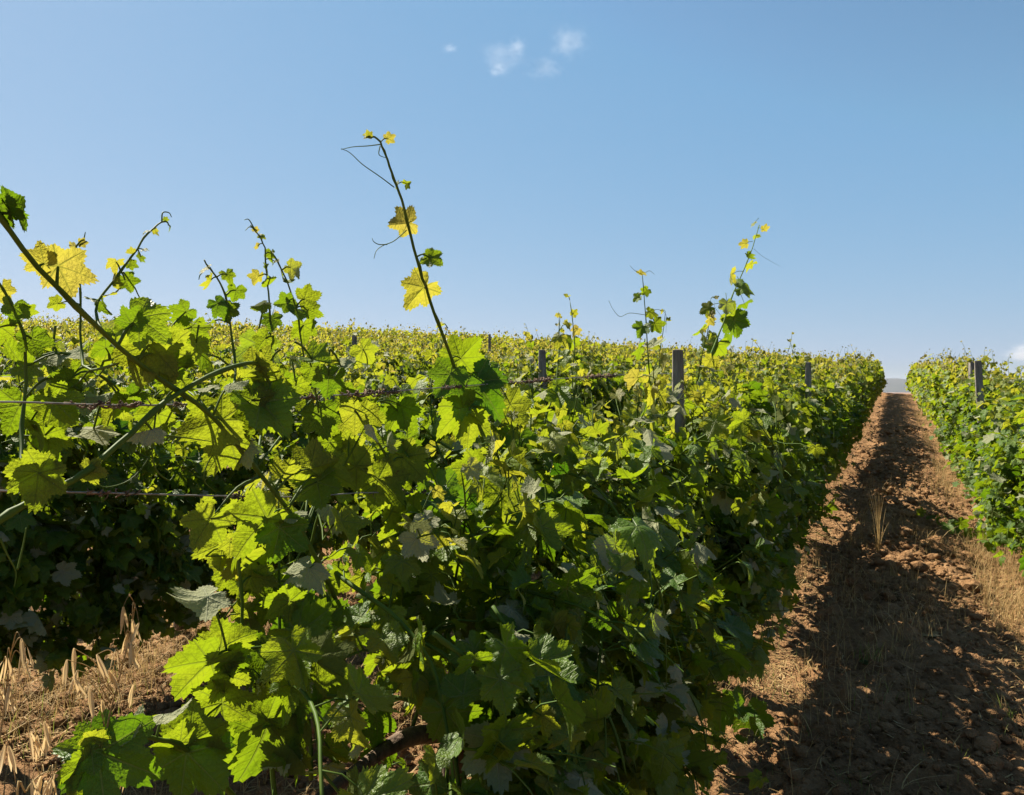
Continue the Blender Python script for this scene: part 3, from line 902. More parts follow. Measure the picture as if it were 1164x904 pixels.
# loose foliage round the left wires
H1 = [(384, 690, -.92), (345, 606, -.90), (290, 533, -.88), (235, 468, -.86), (150, 407, -.84), (58, 322, -.82)]
FILL = [(30, 470), (60, 460), (100, 440), (120, 400), (80, 420), (140, 450), (20, 420), (200, 420), (230, 400), (180, 470), (330, 440), (355, 470), (400, 440), (420, 470), (375, 500), (400, 520), (430, 505), (440, 540), (460, 470), (300, 400), (350, 410), (60, 400), (130, 370), (160, 440), (50, 500), (110, 480), (210, 360), (380, 420), (420, 400)]
rngf = np.random.default_rng(5)
for k in range(0, len(FILL), 4):
    cxy = np.mean(FILL[k:k + 4], 0)
    j0 = min(H1, key=lambda q: (q[0] - cxy[0]) ** 2 + (q[1] - cxy[1] - 60) ** 2)
    pth = [j0, ((j0[0] + cxy[0]) / 2, (j0[1] + cxy[1]) / 2 - 12, (j0[2] - 1.06) / 2), (cxy[0], cxy[1], -1.06), (cxy[0] + (cxy[0] - j0[0]) * 0.35, cxy[1] - 22, -1.08)]
    lv = [(px + rngf.uniform(-8, 8), py + rngf.uniform(-10, 14), rngf.uniform(18, 38), rngf.uniform(40, 150), rngf.choice(['y', 'y', 'd', 'd', 'w', 'e']), rngf.uniform(0.25, 0.8), rngf.uniform(-0.05, 0.03)) for px, py in FILL[k:k + 4] for _ in range(2)]
    hero_shoot(hero, pth, 0.0019, 0.0004, lv, [], 60 + k, 14)

def near_vine(y):
    ks = [k for k in NEAR if k[0] == 0]
    return NEAR[min(ks, key=lambda k: abs(NEAR[k].location.y - y))]

tall = near_vine(1.6)
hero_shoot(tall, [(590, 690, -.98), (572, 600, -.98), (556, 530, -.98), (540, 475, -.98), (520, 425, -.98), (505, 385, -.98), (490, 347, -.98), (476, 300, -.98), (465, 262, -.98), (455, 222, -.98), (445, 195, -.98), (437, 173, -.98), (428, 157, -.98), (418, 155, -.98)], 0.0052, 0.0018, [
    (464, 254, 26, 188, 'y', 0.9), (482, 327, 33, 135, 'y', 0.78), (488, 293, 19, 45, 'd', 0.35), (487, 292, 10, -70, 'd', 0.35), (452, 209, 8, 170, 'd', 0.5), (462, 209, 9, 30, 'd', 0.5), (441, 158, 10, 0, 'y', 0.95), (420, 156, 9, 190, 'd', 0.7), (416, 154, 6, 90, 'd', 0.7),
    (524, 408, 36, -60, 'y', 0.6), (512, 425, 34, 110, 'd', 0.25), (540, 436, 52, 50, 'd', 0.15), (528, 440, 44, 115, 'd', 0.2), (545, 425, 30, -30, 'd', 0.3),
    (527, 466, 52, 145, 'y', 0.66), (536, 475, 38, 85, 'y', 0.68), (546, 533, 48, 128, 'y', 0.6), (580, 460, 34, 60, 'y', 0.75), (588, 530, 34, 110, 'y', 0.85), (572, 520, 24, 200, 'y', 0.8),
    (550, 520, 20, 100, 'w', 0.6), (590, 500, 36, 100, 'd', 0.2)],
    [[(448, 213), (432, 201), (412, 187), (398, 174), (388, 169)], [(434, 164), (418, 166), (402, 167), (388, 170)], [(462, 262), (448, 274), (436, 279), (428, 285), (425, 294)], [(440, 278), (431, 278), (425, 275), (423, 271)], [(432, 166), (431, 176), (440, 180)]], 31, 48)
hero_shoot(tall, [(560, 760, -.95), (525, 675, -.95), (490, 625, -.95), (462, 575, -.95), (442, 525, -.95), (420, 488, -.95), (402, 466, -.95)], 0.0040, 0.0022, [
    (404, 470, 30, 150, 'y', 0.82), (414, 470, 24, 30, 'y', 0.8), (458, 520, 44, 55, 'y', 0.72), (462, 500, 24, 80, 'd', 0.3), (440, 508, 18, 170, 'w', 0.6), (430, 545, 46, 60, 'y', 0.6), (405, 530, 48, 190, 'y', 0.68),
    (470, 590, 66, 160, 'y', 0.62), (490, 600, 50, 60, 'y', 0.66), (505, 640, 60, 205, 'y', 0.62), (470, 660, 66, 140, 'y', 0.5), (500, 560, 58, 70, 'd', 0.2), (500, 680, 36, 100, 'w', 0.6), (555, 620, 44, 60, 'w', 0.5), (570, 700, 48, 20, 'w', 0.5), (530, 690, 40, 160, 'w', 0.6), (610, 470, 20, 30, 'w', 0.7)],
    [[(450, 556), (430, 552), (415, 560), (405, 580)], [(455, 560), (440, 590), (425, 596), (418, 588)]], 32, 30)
rv = near_vine(4.6)
hero_shoot(rv, [(770, 500, -.98), (790, 445, -.98), (805, 410, -.98), (815, 385, -.98), (823, 365, -.98), (833, 335, -.98), (845, 308, -.98), (855, 283, -.98), (863, 256, -.98)], 0.0062, 0.0030, [
    (858, 254, 7, 190, 'd', 0.6), (868, 261, 8, 10, 'y', 0.9), (848, 277, 9, 180, 'y', 0.85), (854, 300, 12, 75, 'y', 0.6), (832, 312, 16, 165, 'y', 0.8), (843, 328, 19, 70, 'd', 0.35), (832, 357, 20, 20, 'y', 0.7), (834, 364, 24, 70, 'd', 0.3), (806, 350, 14, 140, 'y', 0.85), (815, 392, 22, 120, 'y', 0.6), (850, 290, 9, 60, 'd', 0.4), (838, 320, 12, 150, 'd', 0.4), (826, 345, 14, 160, 'y', 0.7), (846, 345, 15, 40, 'd', 0.3), (860, 268, 7, 100, 'd', 0.5), (826, 390, 20, 30, 'd', 0.3), (800, 372, 16, 200, 'w', 0.6)],
    [[(857, 283), (866, 291), (876, 297), (887, 303)], [(822, 362), (813, 350), (812, 343)]], 33, 26)
mv = near_vine(3.4)
hero_shoot(mv, [(742, 470, -.98), (738, 420, -.98), (735, 380, -.98), (733, 345, -.98), (730, 310, -.98)], 0.0034, 0.0014, [
    (728, 311, 9, 0, 'y', 0.9), (735, 330, 9, 60, 'd', 0.4), (726, 338, 9, 180, 'd', 0.4), (738, 355, 12, 30, 'y', 0.7), (730, 372, 15, 110, 'd', 0.3), (744, 368, 14, 40, 'y', 0.6), (728, 395, 18, 140, 'w', 0.5), (742, 392, 18, 60, 'w', 0.6)],
    [[(733, 358), (716, 356), (705, 360), (697, 352), (692, 342)], [(735, 355), (748, 352), (757, 358), (757, 378)], [(730, 312), (722, 308), (716, 302)], [(731, 312), (738, 308), (744, 312)]], 34, 18)
# low shoots that reach out over the path
lv_ = near_vine(2.7)
hero_shoot(lv_, [(740, 790, -.80), (800, 800, -.62), (860, 808, -.50), (905, 800, -.42), (928, 796, -.40)], 0.0034, 0.0018, [
    (820, 800, 40, 100, 'd', 0.25), (850, 812, 34, 80, 'd', 0.25), (880, 806, 38, 120, 'd', 0.3), (905, 802, 30, 100, 'd', 0.35), (918, 806, 26, 85, 'd', 0.3), (930, 795, 18, 0, 'y', 0.5), (890, 800, 26, -40, 'y', 0.5), (840, 805, 30, 150, 'd', 0.2), (866, 868, 26, 100, 'd', 0.3)], [], 35, 18)
hero_shoot(lv_, [(760, 640, -.70), (790, 720, -.60), (820, 740, -.52), (850, 735, -.5)], 0.003, 0.0018, [
    (838, 730, 26, 120, 'd', 0.3), (850, 740, 26, 70, 'y', 0.55), (825, 745, 30, 100, 'd', 0.3), (810, 735, 26, 150, 'y', 0.4), (860, 735, 18, 20, 'y', 0.6)], [], 36, 14)
if (0, 6) in NEAR or True:
    fv = near_vine(6.5)
    hero_shoot(fv, [(870, 520, -.80), (905, 555, -.66), (930, 575, -.56), (952, 592, -.5)], 0.0045, 0.0025, [
        (910, 555, 20, 100, 'y', 0.6), (920, 572, 18, 60, 'w', 0.4), (932, 578, 18, 100, 'd', 0.3), (945, 590, 17, 80, 'd', 0.3), (954, 592, 14, 20, 'd', 0.35), (925, 548, 16, 150, 'y', 0.7), (940, 574, 14, -30, 'd', 0.4)], [], 37, 14)

trail = ROOT[min((k for k in ROOT if k[0] == -1), key=lambda k: abs(ROOT[k].location.y - 8.2))]
def gpt(px, py, lift=0.03):
    d = ray(px, py); t = 0.5
    while True:
        p = CAM + d * t
        if p[2] - gz(p[0], p[1]) < lift or t > 60: return (px, py, p[0])
        t += max((p[2] - gz(p[0], p[1])) * 0.4, 0.004)
hero_shoot(trail, [(1150, 560, 1.1)] + [gpt(*q) for q in ((1128, 600), (1105, 607), (1085, 601), (1064, 590), (1046, 583))], 0.005, 0.0022, [
    (1126, 598, 15, 100, 'd', 0.4), (1116, 604, 14, 60, 'd', 0.45), (1106, 604, 14, 130, 'd', 0.4), (1098, 606, 12, 20, 'd', 0.5), (1088, 600, 13, 200, 'd', 0.4), (1078, 597, 12, 90, 'd', 0.5), (1066, 590, 11, 150, 'y', 0.6), (1056, 586, 9, 60, 'd', 0.6), (1048, 583, 8, 190, 'y', 0.7), (1112, 598, 12, -40, 'w', 0.5), (1092, 594, 11, -60, 'd', 0.5)], [], 41, 20)
hero_shoot(trail, [(1135, 520, 1.0), (1110, 545, .92), (1092, 548, .86), (1078, 540, .82)], 0.0045, 0.0022, [
    (1110, 545, 13, 90, 'd', 0.4), (1098, 550, 14, 100, 'd', 0.35), (1088, 549, 12, 120, 'd', 0.4), (1079, 542, 11, 180, 'd', 0.45), (1104, 540, 11, 20, 'y', 0.6)], [], 42, 14)

# ------------------------------------------------------------------ posts
def post_mesh(seed, h, w):
    rng = np.random.default_rng(seed)
    bm_v = []; zs = np.linspace(-0.3, h, 14)
    c = w * 0.5; ch = w * 0.10
    prof = [(-c + ch, -c), (c - ch, -c), (c, -c + ch), (c, c - ch), (c - ch, c), (-c + ch, c), (-c, c - ch), (-c, -c + ch)]
    ring = []
    for z in zs:
        k = 1 - (0.0 if z < h - 0.001 else 0.10)
        jit = rng.normal(0, 0.0012, (8, 2))
        ring.append([(x * k + j[0], y * k + j[1], z) for (x, y), j in zip(prof, jit)])
    v = np.array(ring).reshape(-1, 3); t = []
    for i in range(len(zs) - 1):
        for j in range(8):
            a, b = i * 8 + j, i * 8 + (j + 1) % 8
            t += [(a, b, b + 8), (a, b + 8, a + 8)]
    top = len(v); v = np.concatenate([v, [(0, 0, h + 0.004)]])
    for j in range(8): t.append(((len(zs) - 1) * 8 + j, (len(zs) - 1) * 8 + (j + 1) % 8, top))
    mb = MB(); mb.add(v, t)
    return mb.mesh('vineyard_post', [M['post']], False)

def staple_mesh(w):
    mb = MB()
    a = np.linspace(0, math.pi, 9)
    mb.add(*tube(np.stack([w / 2 + 0.012 * np.sin(a), 0 * a, 0.02 * np.cos(a)], -1), 0.0016, 5))
    return mb.mesh('staple', [M['wire']])

def post(x, y, ztop, w, label, seed, group='vineyard posts between the vines', tilt=(0, 0)):
    g = gz(x, y)
    o = link('vineyard_post', post_mesh(seed, ztop - g, w), None, (x, y, g))
    rt = np.random.default_rng(seed + 50); o.rotation_euler = (tilt[0] + rt.normal(0, 0.015), tilt[1] + rt.normal(0, 0.02), rt.uniform(-0.15, 0.35))
    tag(o, label, 'post', group)
    for zz in (0.8, 1.13, 1.43):
        if zz < ztop - g - 0.02: link('staple', staple_mesh(w), o, (0, 0, zz))
    return o

def post_px(px, py, x, w, label, seed, **k):
    p = at_x(px, py, x)
    return post(p[0], p[1], p[2], w, label, seed, **k)

post_px(775, 398, ROW0 + 0.10, 0.046, 'nearest grey vineyard post, square and weathered, in the row left of the path', 1, tilt=(0.01, 0.0))
post_px(918, 412, ROW0 + 0.25, 0.055, 'grey vineyard post half buried in leaves, beyond the nearest post of the same row', 2)
post_px(619, 398, ROW0 - ROWSP + 0.22, 0.058, 'dark vineyard post rising from the second row, left of the nearest post', 3)
post_px(402, 380, ROW0 - 3 * ROWSP + 0.25, 0.06, 'small far vineyard post among the vines left of the tall free shoot', 4)
post_px(556, 380, ROW0 - 4 * ROWSP + 0.25, 0.06, 'faint far vineyard post among the hillside vines right of the tall free shoot', 7)
post_px(1122, 410, ROW0 + ROWSP - 0.3, 0.075, 'dark vineyard post standing over the row right of the path', 5)
post_px(1105, 411, ROW0 + ROWSP - 0.25, 0.075, 'dark tip of a post behind another post in the row right of the path', 6)

# ------------------------------------------------------------------ wires
def sag_wire(name, pts, rad, label, clumps, seed, group):
    rng = np.random.default_rng(seed)
    n = 160
    p = spline(pts, n)
    mb = MB(); mb.add(*tube(p, rad, 5))
    o = link(name, mb.mesh(name, [M['wire']]))
    tag(o, label, 'wire', group)
    scr = [project(q) for q in p]
    for a, b, thick in clumps:
        idx = [i for i, q in enumerate(scr) if q and a <= q[0] <= b]
        if len(idx) < 1: continue
        i0, i1 = max(idx[0] - 1, 0), min(idx[-1] + 1, n - 1)
        L = np.linalg.norm(p[i1] - p[i0])
        mb = MB()
        for sidx in range(int(5 + L * 26)):
            f0 = rng.uniform(0, 0.85); f1 = min(1, f0 + rng.uniform(0.12, 0.4))
            m = 26; u = np.linspace(f0, f1, m)
            base = p[i0] + (p[i1] - p[i0]) * u[:, None]
            ph = rng.uniform(0, 6.28); turns = rng.uniform(2, 6) * (f1 - f0) * L / 0.04
            rr = thick * rng.uniform(0.35, 1.0) * (0.7 + 0.5 * np.sin(u * 40 + ph))
            an = ph + u * 0 + np.linspace(0, turns * 2, m)
            q = base + np.stack([np.cos(an) * rr, rng.normal(0, 0.0012, m), np.sin(an) * rr], -1)
            mb.add(*tube(q, rng.uniform(0.0007, 0.0019), 4))
        for sidx in range(int(10 + L * 60)):                      # broken ends and bits of dry bark
            c0 = p[i0] + (p[i1] - p[i0]) * rng.random()
            dd = unit(rng.normal(0, 1, 3)) * thick * rng.uniform(0.8, 2.2)
            mb.add(*tube(spline([c0, c0 + dd * 0.6 + rng.normal(0, 0.002, 3), c0 + dd], 5), np.linspace(0.0013, 0.0005, 5), 4))
        link('dried_tendril', mb.mesh('dried_tendril', [M['dry_tendril']]), o)
    return o

XW = ROW0 + 0.03
wy = lambda px, py: tuple(at_x(px, py, XW))
far = [(XW, 10.4, hz(XW, 10.4) + 1.42), (XW, 25.0, hz(XW, 25) + 1.42)]
sag_wire('trellis_wire', [wy(-160, 462), wy(0, 457), wy(200, 460), wy(430, 446), wy(690, 427), tuple(at_x(772, 424, XW))] + far, 0.0013,
         'upper wire with dry brown tendrils wound round it, at the top of the near vines', [(78, 165, 0.006), (196, 214, 0.004), (318, 356, 0.0065), (388, 456, 0.008), (502, 522, 0.006), (584, 628, 0.009), (664, 696, 0.009)], 1, 'trellis wires of the near row')
sag_wire('trellis_wire', [wy(-160, 548), wy(0, 558), wy(100, 560), wy(333, 565), wy(430, 560), wy(590, 561), wy(700, 548), tuple(at_x(772, 520, XW))], 0.0013,
         'middle wire sagging below the upper one, dry tendril knots on it', [(100, 158, 0.005), (256, 276, 0.007), (430, 492, 0.008), (538, 566, 0.006)], 2, 'trellis wires of the near row')
sag_wire('trellis_wire', [wy(330, 800), wy(420, 770), wy(530, 746), wy(562, 737), wy(700, 660), tuple(at_x(772, 620, XW))], 0.0013,
         'lowest wire deep in the shade of the near vines', [(538, 560, 0.006)], 3, 'trellis wires of the near row')

# ------------------------------------------------------------------ loose ground cover
def on_ground(px, py):
    d = ray(px, py); t = 0.5
    for _ in range(400):
        p = CAM + d * t
        h = p[2] - gz(p[0], p[1])
        if h < 0.002: break
        t += max(h * 0.5, 0.003)
    return CAM + d * t

def ico(seed, sub=2):
    import bmesh
    bm = bmesh.new(); bmesh.ops.create_icosphere(bm, subdivisions=sub, radius=1.0)
    v = np.array([q.co[:] for q in bm.verts]); t = np.array([[q.index for q in f.verts] for f in bm.faces]); bm.free()
    r = np.random.default_rng(seed)
    o = r.uniform(0, 50, 3)
    nv = np.zeros(len(v))
    for k in range(7):
        dd = unit(r.normal(0, 1, 3)); nv += 0.16 * np.abs(np.dot(v, dd) - r.uniform(-0.4, 0.5))
    v = v * (0.75 + nv[:, None] * 0.7) * (1 + r.normal(0, 0.05, (len(v), 1)))
    return v * np.array([1, r.uniform(0.6, 0.95), r.uniform(0.5, 0.8)]), t

def scatter(n, seed, xr, yr, dens):
    r = np.random.default_rng(seed)
    x = r.uniform(*xr, n * 6); u = r.random(n * 6)
    y = yr[0] * (yr[1] / yr[0]) ** u                       # denser close by
    keep = r.random(n * 6) < dens(x, y)
    x, y = x[keep][:n], y[keep][:n]
    return x, y, ground_z(x, y), r

ph_of = lambda x: ((x - ROW0) / ROWSP) % 1.0
# crumbs and clods of tilled soil
x, y, z, r = scatter(20000, 1, (-3.4, 1.6), (1.8, 20), lambda x, y: (0.25 + 0.75 * np.exp(-((ph_of(x) - 0.5) / 0.2) ** 2)) * np.clip(0.3 + 1.6 * (vnoise(x * 1.7, y * 1.7, 9) - 0.3), 0, 1))
mb = MB(); T = [ico(i) for i in range(8)]
sz = np.clip(np.exp(r.normal(-4.45, 0.62, len(x))), 0.004, 0.06)
pick = r.integers(0, 8, len(x)); ang = r.uniform(0, 6.28, len(x))
for k, (tv, tt) in enumerate(T):
    i = np.where(pick == k)[0]; c, s_ = np.cos(ang[i])[:, None], np.sin(ang[i])[:, None]
    V = np.stack([tv[None, :, 0] * c - tv[None, :, 1] * s_, tv[None, :, 0] * s_ + tv[None, :, 1] * c, np.repeat(tv[None, :, 2], len(i), 0)], -1) * sz[i][:, None, None]
    V += np.stack([x[i], y[i], z[i] + 0.15 * sz[i]], -1)[:, None, :]
    mb.add(V.reshape(-1, 3), (tt[None] + (np.arange(len(i)) * len(tv))[:, None, None]).reshape(-1, 3))
kind(link('soil_clods', mb.mesh('soil_clods', [M['clod']], False)), 'stuff')

def blades(mb, x, y, z, h, w, lean, r, mi=0, seg=3):
    """curved, tapering blades as narrow strips"""
    n = len(x); az = r.uniform(0, 6.28, n)
    dx, dy = np.cos(az), np.sin(az)
    sx, sy = -np.sin(az + r.normal(0, 0.6, n)), np.cos(az)
    V = []
    for k in range(seg + 1):
        f = k / seg
        off = lean * h * f ** 1.8
        zz = h * (f - 0.35 * np.clip(lean, 0, 1.5) * f * f)
        ww = w * (1 - f) ** 0.7 * 0.5 if k < seg else w * 0.02
        for s_ in (-1, 1):
            V.append(np.stack([x + dx * off + sx * ww * s_, y + dy * off + sy * ww * s_, z - 0.004 + zz], -1))
    V = np.stack(V, 1)
    t = []
    for k in range(seg):
        a = 2 * k; t += [(a, a + 1, a + 3), (a, a + 3, a + 2)]
    t = np.array(t)
    mb.add(V.reshape(-1, 3), (t[None] + (np.arange(n) * V.shape[1])[:, None, None]).reshape(-1, 3), None, mi)

x, y, z, r = scatter(46000, 21, (-3.6, 2.0), (1.8, 13), lambda x, y: (0.3 + 0.7 * np.exp(-((ph_of(x) - 0.5) / 0.24) ** 2)) * np.clip(0.3 + 1.6 * (vnoise(x * 2.7, y * 2.7, 91) - 0.3), 0, 1))
mb = MB(); T = [ico(30 + i, 1) for i in range(8)]
sz = np.clip(np.exp(r.normal(-5.35, 0.45, len(x))), 0.002, 0.014)
pick = r.integers(0, 8, len(x)); ang = r.uniform(0, 6.28, len(x))
for k, (tv, tt) in enumerate(T):
    i = np.where(pick == k)[0]; c, s_ = np.cos(ang[i])[:, None], np.sin(ang[i])[:, None]
    V = np.stack([tv[None, :, 0] * c - tv[None, :, 1] * s_, tv[None, :, 0] * s_ + tv[None, :, 1] * c, np.repeat(tv[None, :, 2], len(i), 0)], -1) * sz[i][:, None, None]
    V += np.stack([x[i], y[i], z[i] + 0.3 * sz[i]], -1)[:, None, :]
    mb.add(V.reshape(-1, 3), (tt[None] + (np.arange(len(i)) * len(tv))[:, None, None]).reshape(-1, 3))
kind(link('soil_crumbs', mb.mesh('soil_crumbs', [M['clod']], False)), 'stuff')

# dead straw lying about
x, y, z, r = scatter(30000, 2, (-3.6, 1.8), (1.8, 20), lambda x, y: np.clip(0.30 + 0.95 * np.exp(-((np.minimum(ph_of(x), 1 - ph_of(x)) - 0.2) / 0.13) ** 2), 0, 1) * np.clip(0.25 + 1.8 * (vnoise(x * 2.1, y * 2.1, 19) - 0.3), 0, 1))
mb = MB(); n = len(x)
L_ = r.uniform(0.02, 0.11, n); a = r.uniform(0, 6.28, n); tilt = np.abs(r.normal(0, 0.22, n)); w = r.uniform(0.0012, 0.0032, n)
P0 = np.stack([x, y, z + 0.003], -1); D = np.stack([np.cos(a) * np.cos(tilt), np.sin(a) * np.cos(tilt), np.sin(tilt)], -1); S = np.stack([-np.sin(a), np.cos(a), 0 * a], -1)
bow = r.normal(0, 0.10, n)[:, None] * L_[:, None] * S
V = np.stack([P0 - S * w[:, None], P0 + S * w[:, None], P0 + D * L_[:, None] * 0.5 + bow - S * w[:, None], P0 + D * L_[:, None] * 0.5 + bow + S * w[:, None], P0 + D * L_[:, None]], 1)
t = np.array([(0, 1, 3), (0, 3, 2), (2, 3, 4)])
mb.add(V.reshape(-1, 3), (t[None] + (np.arange(n) * 5)[:, None, None]).reshape(-1, 3))
kind(link('straw_litter', mb.mesh('straw_litter', [M['straw']], False)), 'stuff')

# standing dry grass along the rows and in patches of the alley
def edge(x, lo=0.12, wd=0.10):
    return np.exp(-((np.minimum(ph_of(x), 1 - ph_of(x)) - lo) / wd) ** 2)
mb = MB()
x, y, z, r = scatter(12000, 3, (-4.4, 2.0), (1.8, 30), lambda x, y: np.clip(edge(x) * np.clip(2.2 * (vnoise(x * 1.6, y * 0.9, 29) - 0.30), 0, 1), 0, 1))
blades(mb, x, y, z, r.uniform(0.03, 0.17, len(x)) * (0.5 + vnoise(x * 2, y * 2, 5)), r.uniform(0.0018, 0.004, len(x)), np.abs(r.normal(0.5, 0.5, len(x))), r)
x, y, z, r = scatter(5000, 4, (0.50, 1.1), (5, 30), lambda x, y: np.clip(3 * (vnoise(x * 2, y * 0.7, 39) - 0.34), 0, 1))
blades(mb, x, y, z, r.uniform(0.08, 0.30, len(x)), r.uniform(0.002, 0.0045, len(x)), np.abs(r.normal(0.4, 0.4, len(x))), r)
x, y, z, r = scatter(1500, 8, (-0.4, 0.7), (2.4, 16), lambda x, y: np.clip(4 * (vnoise(x * 3, y * 1.3, 69) - 0.5), 0, 1))
blades(mb, x, y, z, r.uniform(0.05, 0.24, len(x)), r.uniform(0.0018, 0.004, len(x)), np.abs(r.normal(0.5, 0.6, len(x))), r, 0, 4)
x, y, z, r = scatter(9000, 6, (-3.2, -1.3), (1.6, 6), lambda x, y: np.clip(0.35 + 1.6 * (vnoise(x * 2.2, y * 2.2, 49) - 0.35), 0, 1))
blades(mb, x, y, z, r.uniform(0.03, 0.16, len(x)), r.uniform(0.002, 0.004, len(x)), np.abs(r.normal(0.9, 0.7, len(x))), r)
kind(link('dry_grass', mb.mesh('dry_grass', [M['straw']], False)), 'stuff')
mb = MB()
x, y, z, r = scatter(3000, 5, (-4.4, 2.0), (1.8, 30), lambda x, y: np.clip((0.2 + edge(x)) * np.clip(3 * (vnoise(x * 1.3, y * 1.1, 59) - 0.52), 0, 1), 0, 1))
blades(mb, x, y, z, r.uniform(0.03, 0.13, len(x)), r.uniform(0.002, 0.004, len(x)), np.abs(r.normal(0.4, 0.4, len(x))), r)
kind(link('green_grass', mb.mesh('green_grass', [M['weed']], False)), 'stuff')

# tufts one can tell apart in the path
def tuft(px, py, hpx, n, label, seed, green=0.15, lean=0.35, spread=0.03):
    p = on_ground(px, py); q = project(p)
    h = hpx / F * q[2]
    o = thing('grass_tuft', label, 'grass tuft', p, 0.0, 'dry grass tufts in the path')
    r = np.random.default_rng(seed)
    for nm, mat, cnt in (('dry_blade', 'straw', n), ('green_blade', 'weed', int(n * green))):
        if cnt < 10: continue
        mb = MB()
        x = r.normal(0, spread, cnt); y = r.normal(0, spread, cnt); z = np.zeros(cnt) - 0.01
        cv, ct = ico(seed, 1); mb.add(cv * np.array([spread * 1.5, spread * 1.5, 0.006]) - np.array([0, 0, 0.022]), ct)      # the root crown
        blades(mb, x, y, z, h * r.uniform(0.35, 1.0, cnt) ** 1.3, r.uniform(0.003, 0.006, cnt), np.abs(r.normal(lean, 0.25, cnt)), r, 0, 5)
        link('blades' if False else nm, mb.mesh(nm, [M[mat]], False), o)
    return o

tuft(998, 628, 100, 24, 'tall pale dry grass tuft standing in the middle of the path', 1, 0.1, 0.12, 0.015)
tuft(1060, 560, 62, 14, 'thin dry grass tuft in the far shade of the path, right of the tall one', 2, 0.2, 0.2)
tuft(1040, 660, 40, 10, 'small green and dry tuft in the sun between two shadows', 3, 0.9, 0.25)
tuft(1054, 715, 72, 20, 'loose dry tuft with drooping blades in the shade, right half of the path', 4, 0.2, 0.5, 0.06)
tuft(1032, 725, 60, 16, 'drooping dry tuft just left of the loose one in the shade', 5, 0.3, 0.6, 0.04)
tuft(990, 748, 30, 14, 'short green grass tuft in the dark middle of the path', 6, 2.0, 0.4)
tuft(1018, 655, 46, 12, 'sparse dry tuft behind the sunlit clods', 7, 0.2, 0.3)
tuft(968, 890, 34, 9, 'short green weed at the bottom of the path', 8, 2.0, 0.7)
tuft(1020, 905, 60, 10, 'arching dry stems at the bottom edge of the path', 9, 0.0, 1.3, 0.05)
tuft(925, 640, 60, 24, 'dry straw tuft at the foot of the left row beside the sunny strip', 10, 0.2, 0.4, 0.06)
tuft(900, 665, 55, 24, 'brown dry tuft at the foot of the left row in front of another tuft', 11, 0.2, 0.5, 0.07)
tuft(1125, 640, 60, 26, 'yellow dry tuft at the foot of the right row', 12, 0.3, 0.4, 0.07)
tuft(1140, 820, 50, 20, 'yellow green tuft near the right edge at the bottom', 13, 1.0, 0.5, 0.06)
tuft(870, 780, 45, 22, 'straw tuft in shade under the low leaves of the near row', 14, 0.6, 0.5, 0.06)
tuft(1085, 640, 45, 14, 'short dry tuft in the sun left of the right row', 15, 0.2, 0.4, 0.05)

# wild oats between the near vines
def spikelet_mesh(seed, L):
    r = np.random.default_rng(seed); mb = MB()
    for sgn in (-1, 1):
        n = 8; f = np.linspace(0, 1, n)
        wd = 0.095 * L * np.sin(math.pi * np.clip(f * 0.9 + 0.06, 0, 1)) ** 0.9 * (1 - 0.35 * f)
        open_ = sgn * (0.02 + 0.13 * f ** 1.4) * L * r.uniform(0.7, 1.5)
        rows = []
        for k in range(n):
            for a in (-1, -0.5, 0, 0.5, 1):
                rows.append((a * wd[k], open_[k] + sgn * 0.06 * L * (1 - a * a) * math.sin(math.pi * f[k]), -f[k] * L))
        t = []
        for k in range(n - 1):
            for a in range(4):
                q = k * 5 + a; t += [(q, q + 1, q + 6), (q, q + 6, q + 5)]
        mb.add(rows, t)
    mb.add(*tube([(0, 0, -0.5 * L), (0.01 * L, 0.02 * L, -1.0 * L), (r.normal(0, .08) * L, 0.05 * L, -1.35 * L)], [0.0006, 0.0004, 0.0002], 4))
    return mb.mesh('spikelet', [M['husk']])
SPK = [spikelet_mesh(i, 0.032) for i in range(6)]

def oat(label, stem, branches, seed, x):
    """stem: pixel polyline from the panicle top downwards; branches: (start px, start py, end px, end py)"""
    r = np.random.default_rng(seed)
    pts = [at_x(a, b, x) for a, b in stem]
    foot = np.array([pts[-1][0] + r.normal(0, 0.02), pts[-1][1] + r.normal(0, 0.03), 0]); foot[2] = gz(foot[0], foot[1])
    o = thing('wild_oat', label, 'oat plant', foot, 0.0, 'dry wild oats at the lower left')
    mid = (pts[-1] + foot) / 2 + r.normal(0, 0.015, 3)
    pl = spline(pts + [mid, foot - np.array([0, 0, 0.02])], 34) - foot
    mb = MB(); mb.add(*tube(pl, np.linspace(0.0006, 0.0017, 34), 5)); link('stalk', mb.mesh('stalk', [M['straw']]), o)
    for a, b, c, d in branches:
        p0, p1 = at_x(a, b, x) - foot, at_x(c, d, x + r.normal(0, 0.012)) - foot
        mb = MB()
        mb.add(*tube(spline([p0, (p0 + p1) / 2 + np.array([0, 0, 0.012]), p1], 10), np.linspace(0.0007, 0.0004, 10), 4))
        br = link('branch', mb.mesh('branch', [M['straw']]), o)
        sp = link('spikelet', SPK[int(r.integers(0, 6))], br, p1)
        sp.rotation_euler = (r.normal(0, 0.25), r.normal(0, 0.25), r.uniform(0, 6.28))
        k = r.uniform(0.85, 1.15); sp.scale = (k, k, k)

